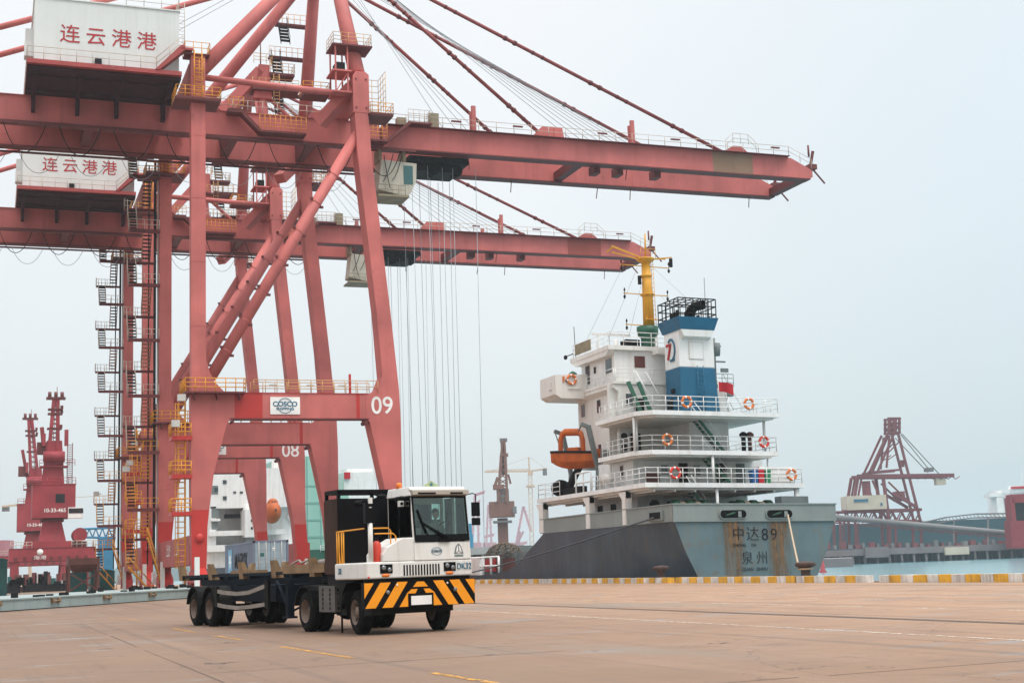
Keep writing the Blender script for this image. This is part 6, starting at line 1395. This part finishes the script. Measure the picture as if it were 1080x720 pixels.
# ---- grab on the hatch covers of the near ship
v = at(532, 582, Y=122); gr = thing('net_cage', v, 'brown lattice cage lying on the ship deck behind the dark hull', 'cage')
b = MB()
def dome(t, a): return Vector((2.6 * cos(t) * cos(a) * 1.1, 2.2 * cos(t) * sin(a), 1.9 * sin(t) - .5))
for i in range(12):
    a0 = 2 * pi * i / 12
    for j in range(5): b.tube(dome(pi / 2 * j / 5, a0), dome(pi / 2 * (j + 1) / 5, a0 + .3), .07, n=4); b.tube(dome(pi / 2 * j / 5, a0), dome(pi / 2 * j / 5, a0 + pi / 6), .07, n=4); b.tube(dome(pi / 2 * j / 5, a0 + .3), dome(pi / 2 * (j + 1) / 5, a0), .06, n=4)
b.build('lattice', mat('net_brown', (.13, .10, .075), .9, var=.2), gr, True)
gr.location = v; gr.scale = (.62, .62, .62)

# ================================================================== FAR BACKGROUND (across the basin)
NV = Vector((sin(_a), cos(_a), 0)); UV = Vector((cos(_a), -sin(_a), 0))
def atD(x, y, D):
    d = CF + CR * ((x - 540) / F_PX) - CU * ((y - 360) / F_PX); return CC + d * (D / (d.x * NV.x + d.y * NV.y))
class FB(MB):
    def __init__(s, D): super().__init__(); s.D = D
    def bar(s, x0, y0, x1, y1, w, off=0., m=0): w *= .8; p, q = atD(x0, y0, s.D) + NV * off, atD(x1, y1, s.D) + NV * off; s.beam(p, q, w, w, NV, m); return s
    def blk(s, x0, x1, y0, y1, dep, off=0., m=0):
        # an upright box facing the basin
        p = atD(x0, y1, s.D) + NV * off; q = atD(x1, y1, s.D) + NV * off; t = atD(x0, y0, s.D)
        z0, z1 = p.z, t.z; q.z = z0; a, b_ = Vector((p.x, p.y, 0)), Vector((q.x, q.y, 0))
        P = [a, b_, b_ + NV * dep, a + NV * dep]
        return s.hexa([v + Vector((0, 0, z0)) for v in P], [v + Vector((0, 0, z1)) for v in P], m)
def far(name, D, x, label, cat, group=None): v = atD(x, 600, D); return thing(name, (v.x, v.y, 0), label, cat, group)
M['far_red'] = mat('far_red', (.17, .05, .055), .7, var=.15, scale=.1); M['far_brown'] = mat('far_brown', (.20, .095, .07), .7, var=.15, scale=.15)
M['far_blue'] = mat('far_blue', (.03, .22, .36), .7, var=.1, scale=.1); M['far_grey'] = mat('far_grey', (.17, .17, .17), .8, var=.15, scale=.1); M['far_teal'] = mat('far_teal', (.018, .06, .075), .8, var=.15, scale=.05)
M['far_conc'] = mat('far_concrete', (.17, .155, .16), .8, var=.15, scale=.2); M['far_cream'] = mat('far_cream', (.50, .45, .36), .7, var=.1, scale=.2); M['far_lilac'] = mat('far_crane_hazed', (.42, .17, .20), .7, var=.15, scale=.1); M['far_tower'] = mat('tower_crane_paint', (.55, .42, .30), .6)  # distant crane colour is lightened: part of the haze is put into it
# far dock on the left of the basin
g = MB(); pts = [atD(x, 600, D) for x, D in ((330, 400), (900, 400), (900, 2200), (330, 2200))]
g.prism([(p.x, p.y) for p in pts], 2, -4, -.2); struct('far_dock', g, M['far_conc'])
# far pier on the right with piles
D = 470.; pr = thing('far_pier', atD(980, 600, D) * 1, 'long concrete pier on piles across the basin at right', 'pier'); pr.location.z = 0
def pierP(x, off, z): v = atD(x, 585, D) + NV * off; v.z = z; return v
b = MB(); A0, A1 = pierP(790, 0, 0), pierP(1230, 0, 0); A2, A3 = A1 + NV * 40, A0 + NV * 40
b.hexa([p + Vector((0, 0, .2)) for p in (A0, A1, A2, A3)], [p + Vector((0, 0, 2.3)) for p in (A0, A1, A2, A3)])
b.build('deck', M['far_conc'], pr)
k = 34
for i in range(k):
    for o_ in (.8, 8.8): b = MB(); p = A0.lerp(A1, (i + .5) / k) + NV * o_; b.tube(p + Vector((0, 0, -4)), p + Vector((0, 0, .2)), .45, n=6); b.build('pile', M['far_conc'], pr)
b = MB(); b.hexa([p + Vector((0, 0, -4)) for p in (A0 + NV * 12, A1 + NV * 12, A2, A3)], [p + Vector((0, 0, .2)) for p in (A0 + NV * 12, A1 + NV * 12, A2, A3)]); b.build('under_wall', M['far_teal'], pr)
for x0, x1 in ((996, 1021), (912, 937)):
    f = FB(D); f.blk(x0, x1, 577, 585 if x0 > 950 else 588, 1.5, -1.6); f.build('fender_panel', M['far_cream'] if x0 > 950 else M['far_conc'], pr)
# ship unloader
D = 485.; ul = far('ship_unloader', D, 935, 'dusty red ship unloader with a cream machine house on the far pier', 'harbour crane')
f = FB(D)
for o_ in (0, 5):
    for x in (937.5, 943, 948.5): f.bar(x, 440, x, 457, 1.0, o_)
    for y in (441, 446, 451, 456): f.bar(936, y, 950, y, .9, o_)
    f.bar(937, 456, 943, 446, .6, o_); f.bar(943, 456, 949, 446, .6, o_)
f.blk(941, 946, 447, 455, 3, 1)
for o_ in (0, 8):
    for a_ in ((936, 457, 915.5, 501, .9), (943, 457, 926, 496, .9), (938, 459, 935, 493, .8), (947, 456, 971, 550, 1.0), (948, 466, 936, 478, .5), (946, 478, 936, 485, .4)): f.bar(*a_, off=o_)
f.build('a_frame', M['far_red'], ul)
f = FB(D)
for o_ in (0, 8): f.bar(904, 502, 1006, 501, 1.6, o_); f.bar(915, 498, 950, 495, .9, o_)
for x in range(940, 1006, 8): f.bar(x, 502, x + 4, 505, .3); f.bar(x + 4, 505, x + 8, 502, .3)
f.build('boom', M['far_red'], ul)
f = FB(D); f.blk(988, 998, 504, 511, 3); f.build('operator_cab', M['far_cream'], ul)
f = FB(D); f.bar(950, 458, 980, 495, .35); f.bar(951, 457, 990, 499, .35); f.bar(949, 460, 984, 497, .35, 6); f.blk(977, 985, 493, 497, 3); f.build('boom_stays', M['far_grey'], ul)
f = FB(D)
for o_ in (0, 10):
    for a_ in ((905, 502, 899, 538, 1.2), (909, 502, 905, 524, .8), (931, 500, 938, 552, 1.3), (920, 506, 927, 522, .8), (937, 508, 966, 536, .7), (942, 520, 966, 534, 1.2), (888, 539, 972, 537, 1.2, ), (888, 548, 972, 549, 1.0)): f.bar(*a_, off=o_)
    for i in range(8): f.bar(890 + i * 10, 539, 895 + i * 10, 549, .5, o_); f.bar(895 + i * 10, 549, 900 + i * 10, 539, .5, o_)
    for x in (886, 902, 938, 944, 971): f.bar(x, 549, x + 1, 578, 1.0, o_)
f.blk(912, 919, 507, 522, 3); f.blk(945, 955, 518, 528, 4); f.blk(950, 954, 485, 492, 3); f.build('portal', M['far_red'], ul)
f = FB(D); f.blk(893, 935, 523, 538, 9, -1, 0); f.blk(900, 915, 526.5, 529.5, .2, -1.2, 1); f.blk(928, 930, 530, 533, .2, -1.2, 1); f.build('machine_house', [M['far_cream'], M['letter_blue']], ul)
# conveyors and sheds
cv = far('conveyor_gallery', 478, 980, 'long grey tube conveyor sloping down to the right above the far pier', 'conveyor')
f = FB(478); p, q = atD(868, 544, 478), atD(1130, 568, 478); f.tube(p, q, .95, n=12); f.build('tube', M['far_grey'], cv)
f = FB(480); f.bar(868, 550, 1100, 569, .5)
for i in range(22): x = 868 + i * 10; y = 545 + i * .95; f.bar(x, y, x + 5, y + 6, .25); f.bar(x + 5, y + 6, x + 10, y + 1, .25)
for x, y in ((890, 550), (905, 551), (936, 554), (972, 557), (1008, 560), (1040, 564)): f.bar(x, y, x + .5, 578, .55)
f.build('supports', M['far_red'], cv)
c2 = far('conveyor_bridge', 500, 1020, 'arched truss conveyor bridge running to the red building at right', 'conveyor')
f = FB(500); pts = [(974, 551), (1000, 545), (1030, 541.5), (1065, 541)]
for o_ in (0, 4):
    for (xa, ya), (xb, yb) in zip(pts, pts[1:]):
        f.bar(xa, ya, xb, yb, .5, o_); f.bar(xa, ya + 4, xb, yb + 4, .5, o_)
        for i in range(4): t = i / 4; x, y = xa + (xb - xa) * t, ya + (yb - ya) * t; f.bar(x, y, x + 3, y + 4, .25, o_)
for x, y in ((1006, 548), (1042, 545)): f.bar(x, y, x, 578, .7)
f.build('truss', M['far_grey'], c2)
sh = far('coal_shed', 540, 960, 'long dark teal shed behind the far pier conveyors', 'shed')
f = FB(540); f.blk(800, 1065, 556, 584, 30); f.build('walls', M['far_teal'], sh); f = FB(540); f.blk(975, 1062, 551, 556, 20, 3); f.build('roof', M['far_teal'], sh)
for i in range(26):
    f = FB(475); x = 872 + i * 7.6; h_ = random.Random(i).uniform(1.5, 6); f.blk(x, x + random.Random(i + 50).uniform(2, 6), 577 - h_ - i * .12, 579 - i * .2, 3, 0, 0); f.build('deck_equipment', M['far_grey'] if i % 2 else M['far_red'], pr)
rb = far('transfer_tower', 460, 1070, 'dull red transfer building at the right edge of the far pier', 'building')
f = FB(460); f.blk(1068, 1126, 549, 578, 6, 0, 0); f.blk(1068, 1072, 524, 549, 6, 0, 0); f.blk(1084, 1126, 530, 549, 6, 0, 0); f.blk(1068, 1126, 521, 530, 6, 0, 0); f.build('walls', mat('tower_red', (.24, .028, .035), .7, var=.15, scale=.2), rb); f = FB(460); f.blk(1072, 1084, 530, 549, 5, 1, 0); f.build('opening', M['dark'], rb)
ws = far('white_ship', 620, 1070, 'white bridge of a far ship rising behind the red transfer building', 'ship')
f = FB(620); f.blk(1044, 1100, 520, 524, 8); f.blk(1053, 1062, 524, 545, 8); f.blk(1062, 1100, 516, 575, 20); f.blk(1068, 1090, 512, 516, 6); f.bar(1078, 512, 1078, 494, .4); f.build('superstructure', M['ship_white'], ws)
f = FB(620); f.blk(1066, 1085, 513, 515.5, .4, -.5); f.build('red_band', M['flag'], ws)
f = FB(620); f.blk(1040, 1140, 560, 590, 22); f.build('hull', M['far_red'], ws)
bu = far('navigation_buoy', 300, 867, 'small red and white buoy floating beside the ship stern', 'buoy')
f = FB(300); p = atD(867, 590, 300); f.lathe([(.9, -1), (1.0, 0), (.5, .6), (.25, 3.2), (.05, 3.4)], (p.x, p.y, -2.6), 2, 12); f.build('body', M['red_crane'], bu); f = FB(300); f.lathe([(.05, 0), (.2, .1), (.2, .5), (.05, .6)], (p.x, p.y, .8), 2, 10); f.build('lamp', M['letter_white'], bu)
# brown portal crane, tower crane and pale cranes between the truck and the ship
bc = far('portal_crane', 420, 530, 'brown harbour crane with an upright jib between the truck and the ship', 'harbour crane')
f = FB(420); f.blk(516, 543, 529, 545, 9, 0, 0); f.blk(541, 545, 534, 541, 4, -1, 1); f.build('machinery_house', [M['far_brown'], M['far_grey']], bc)
f = FB(420); f.blk(526, 537, 546, 592, 4, 2, 0); f.blk(520, 540, 549, 551, 8, 0, 1); f.build('pedestal', [M['far_brown'], M['far_grey']], bc)
f = FB(420)
for o_ in (0, 2.5): f.bar(525, 530, 528.5, 480, 1.0, o_); f.bar(535, 530, 533, 480, 1.0, o_); f.bar(528.5, 480, 530, 464, .8, o_); f.bar(533, 480, 532, 464, .8, o_)
for i in range(9): y = 528 - i * 6; f.bar(526 + i * .3, y, 534.5 - i * .25, y - 5, .4); f.bar(534.5 - i * .25, y, 526 + i * .3, y - 5, .4)
f.blk(529, 534, 463, 500, 1.2, .6); f.blk(527.5, 536, 478, 481, 3, -.4); f.blk(527, 535, 462, 465.5, 2, 0, 1); f.blk(520, 532, 511, 516, 4, -.6); f.bar(522, 512, 525, 503, 1.1); f.bar(536, 500, 538.5, 510, .8); f.blk(524, 537, 516, 529, 4, 0, 1)
f.build('jib', [M['far_brown'], M['far_grey']], bc)
tc_ = far('tower_crane', 620, 558, 'pale tower crane with a horizontal jib left of the ship', 'tower crane', 'tower cranes beyond the basin')
f = FB(620)
for dx in (0, 4):
    for o_ in (0, 2.2): f.bar(557 + dx, 500, 559.5 + dx, 592, .35, o_)
for i in range(16): y = 500 + i * 5.7; x = 557 + i * .16; f.bar(x, y, x + 4, y + 5.7, .22); f.bar(x + 4, y, x, y + 5.7, .22)
f.blk(555, 564, 511.5, 513.5, 4, -1); f.build('mast', M['far_tower'], tc_)
f = FB(620); f.bar(511, 497.5, 560, 496.5, .8); f.bar(513, 496, 558, 494.5, .4)
for i in range(11): f.bar(513 + i * 4, 498, 515 + i * 4, 495.5, .25); f.bar(515 + i * 4, 495.5, 517 + i * 4, 498, .25)
f.bar(560, 496.5, 577, 494, .9); f.bar(557.5, 482, 558.5, 500, .8); f.bar(558, 482, 520, 495.5, .15); f.bar(558, 482, 575, 493.5, .2); f.blk(557, 562, 497, 500.5, 2, -.5); f.build('jib', M['far_tower'], tc_)
f = FB(620); f.blk(572.5, 577, 494, 501, 2, -.5); f.build('counterweight', M['far_grey'], tc_)
t2 = far('tower_crane', 500, 30, 'pale tower crane jib pointing left behind the red harbour cranes', 'tower crane', 'tower cranes beyond the basin')
f = FB(500); f.bar(2, 534, 34, 530.5, .8); f.bar(26, 527, 110, 522.5, .25); f.bar(26, 530, 26, 527, .3); f.build('jib', M['far_tower'], t2); f = FB(500); f.blk(2, 8, 533, 539, 2); f.build('counterweight', M['far_grey'], t2)
f = FB(500); f.bar(30, 530, 32, 620, 1.2); f.build('mast', M['far_tower'], t2)
for i, (D, base, pts, lab) in enumerate((
    (1900, 500, ((497, 590, 501, 520), (505, 590, 504, 530), (501, 522, 511, 519), (498, 535, 506, 528)), 'pale red far crane with a short arm just right of the truck mirror'),
    (2000, 516, ((512, 592, 515, 532), (519, 592, 517, 545), (515, 536, 519, 548), (511, 566, 521, 564)), 'pale red far crane with a lattice tower left of the brown crane'),
    (1800, 545, ((541, 590, 552, 534), (546, 590, 548, 560), (552, 534, 560, 560), (540, 575, 556, 572), (538, 588, 552, 560)), 'pale red far crane with an angled jib beside the tower crane'),
    (2100, 480, ((478, 592, 480, 540), (485, 592, 483, 545), (476, 560, 490, 558)), 'pale red far crane mostly hidden behind the truck cab'))):
    r = far('distant_crane', D, base, lab, 'harbour crane', 'hazy cranes across the basin'); f = FB(D)
    for a_ in pts:
        f.bar(*a_, 3.6)
        n = 6
        for j in range(n): x = a_[0] + (a_[2] - a_[0]) * (j + .5) / n; y = a_[1] + (a_[3] - a_[1]) * (j + .5) / n; f.bar(x - 1.6, y, x + 1.6, y - 2, 1.4)
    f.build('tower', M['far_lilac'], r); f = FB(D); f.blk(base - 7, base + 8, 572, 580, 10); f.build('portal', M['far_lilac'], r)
bb = far('blue_building', 380, 495, 'small bright blue building right of the truck cab', 'building')
f = FB(380); f.blk(486, 499, 563, 592, 8, 0, 0); f.blk(486, 497, 552, 563, 6, 1, 0); f.build('walls', M['far_blue'], bb); f = FB(380); f.blk(488, 495, 567, 569, .3, -.2, 0); f.build('sign_band', M['letter_white'], bb)
db = far('dock_shed', 410, 540, 'low grey dock shed with red panels behind the cage', 'shed')
f = FB(410); f.blk(480, 600, 580, 600, 12, 0, 0)
for i in range(8): f.blk(500 + i * 12, 505 + i * 12, 584, 592, .3, -.3, 1)
f.build('walls', [M['far_grey'], M['red_crane']], db)
pk = far('pink_block', 450, 0, 'dull red container block at the left edge of the picture', 'container stack')
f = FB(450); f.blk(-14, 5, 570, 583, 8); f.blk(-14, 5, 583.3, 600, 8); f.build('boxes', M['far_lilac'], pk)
h_ = MB(); k = 40
vs = []
for i in range(k + 1):
    t = i / k; p = atD(-200 + 900 * t, 600, 2300); vs += [(p.x, p.y, -5), (p.x, p.y, max(3, 62 * math.exp(-((t - .43) / .06) ** 2) + 34 * math.exp(-((t - .6) / .12) ** 2) + 5 * sin(t * 40))), (p.x + NV.x * 300, p.y + NV.y * 300, -5)]
h_.add(vs, [[3 * i + j, 3 * i + 3 + j, 3 * i + 4 + j, 3 * i + 1 + j] for i in range(k) for j in (0, 1)], 0, True)
struct('hills', h_, mat('hill_green', (.06, .08, .05), .9, var=.2, scale=.01))
# ================================================================== HAZE
hz = MB(); hz.box(-700, 1600, -70, 2900, -9, 72)
hm = bpy.data.materials.new('haze_air'); hm.use_nodes = True; t = hm.node_tree; t.nodes.clear()
pv = t.nodes.new('ShaderNodeVolumePrincipled'); pv.inputs['Color'].default_value = (.80, .92, 1, 1); pv.inputs['Density'].default_value = .0002; pv.inputs['Anisotropy'].default_value = .3
oo = t.nodes.new('ShaderNodeOutputMaterial'); t.links.new(pv.outputs[0], oo.inputs['Volume'])
tag(hz.build('haze', hm), kind='stuff')
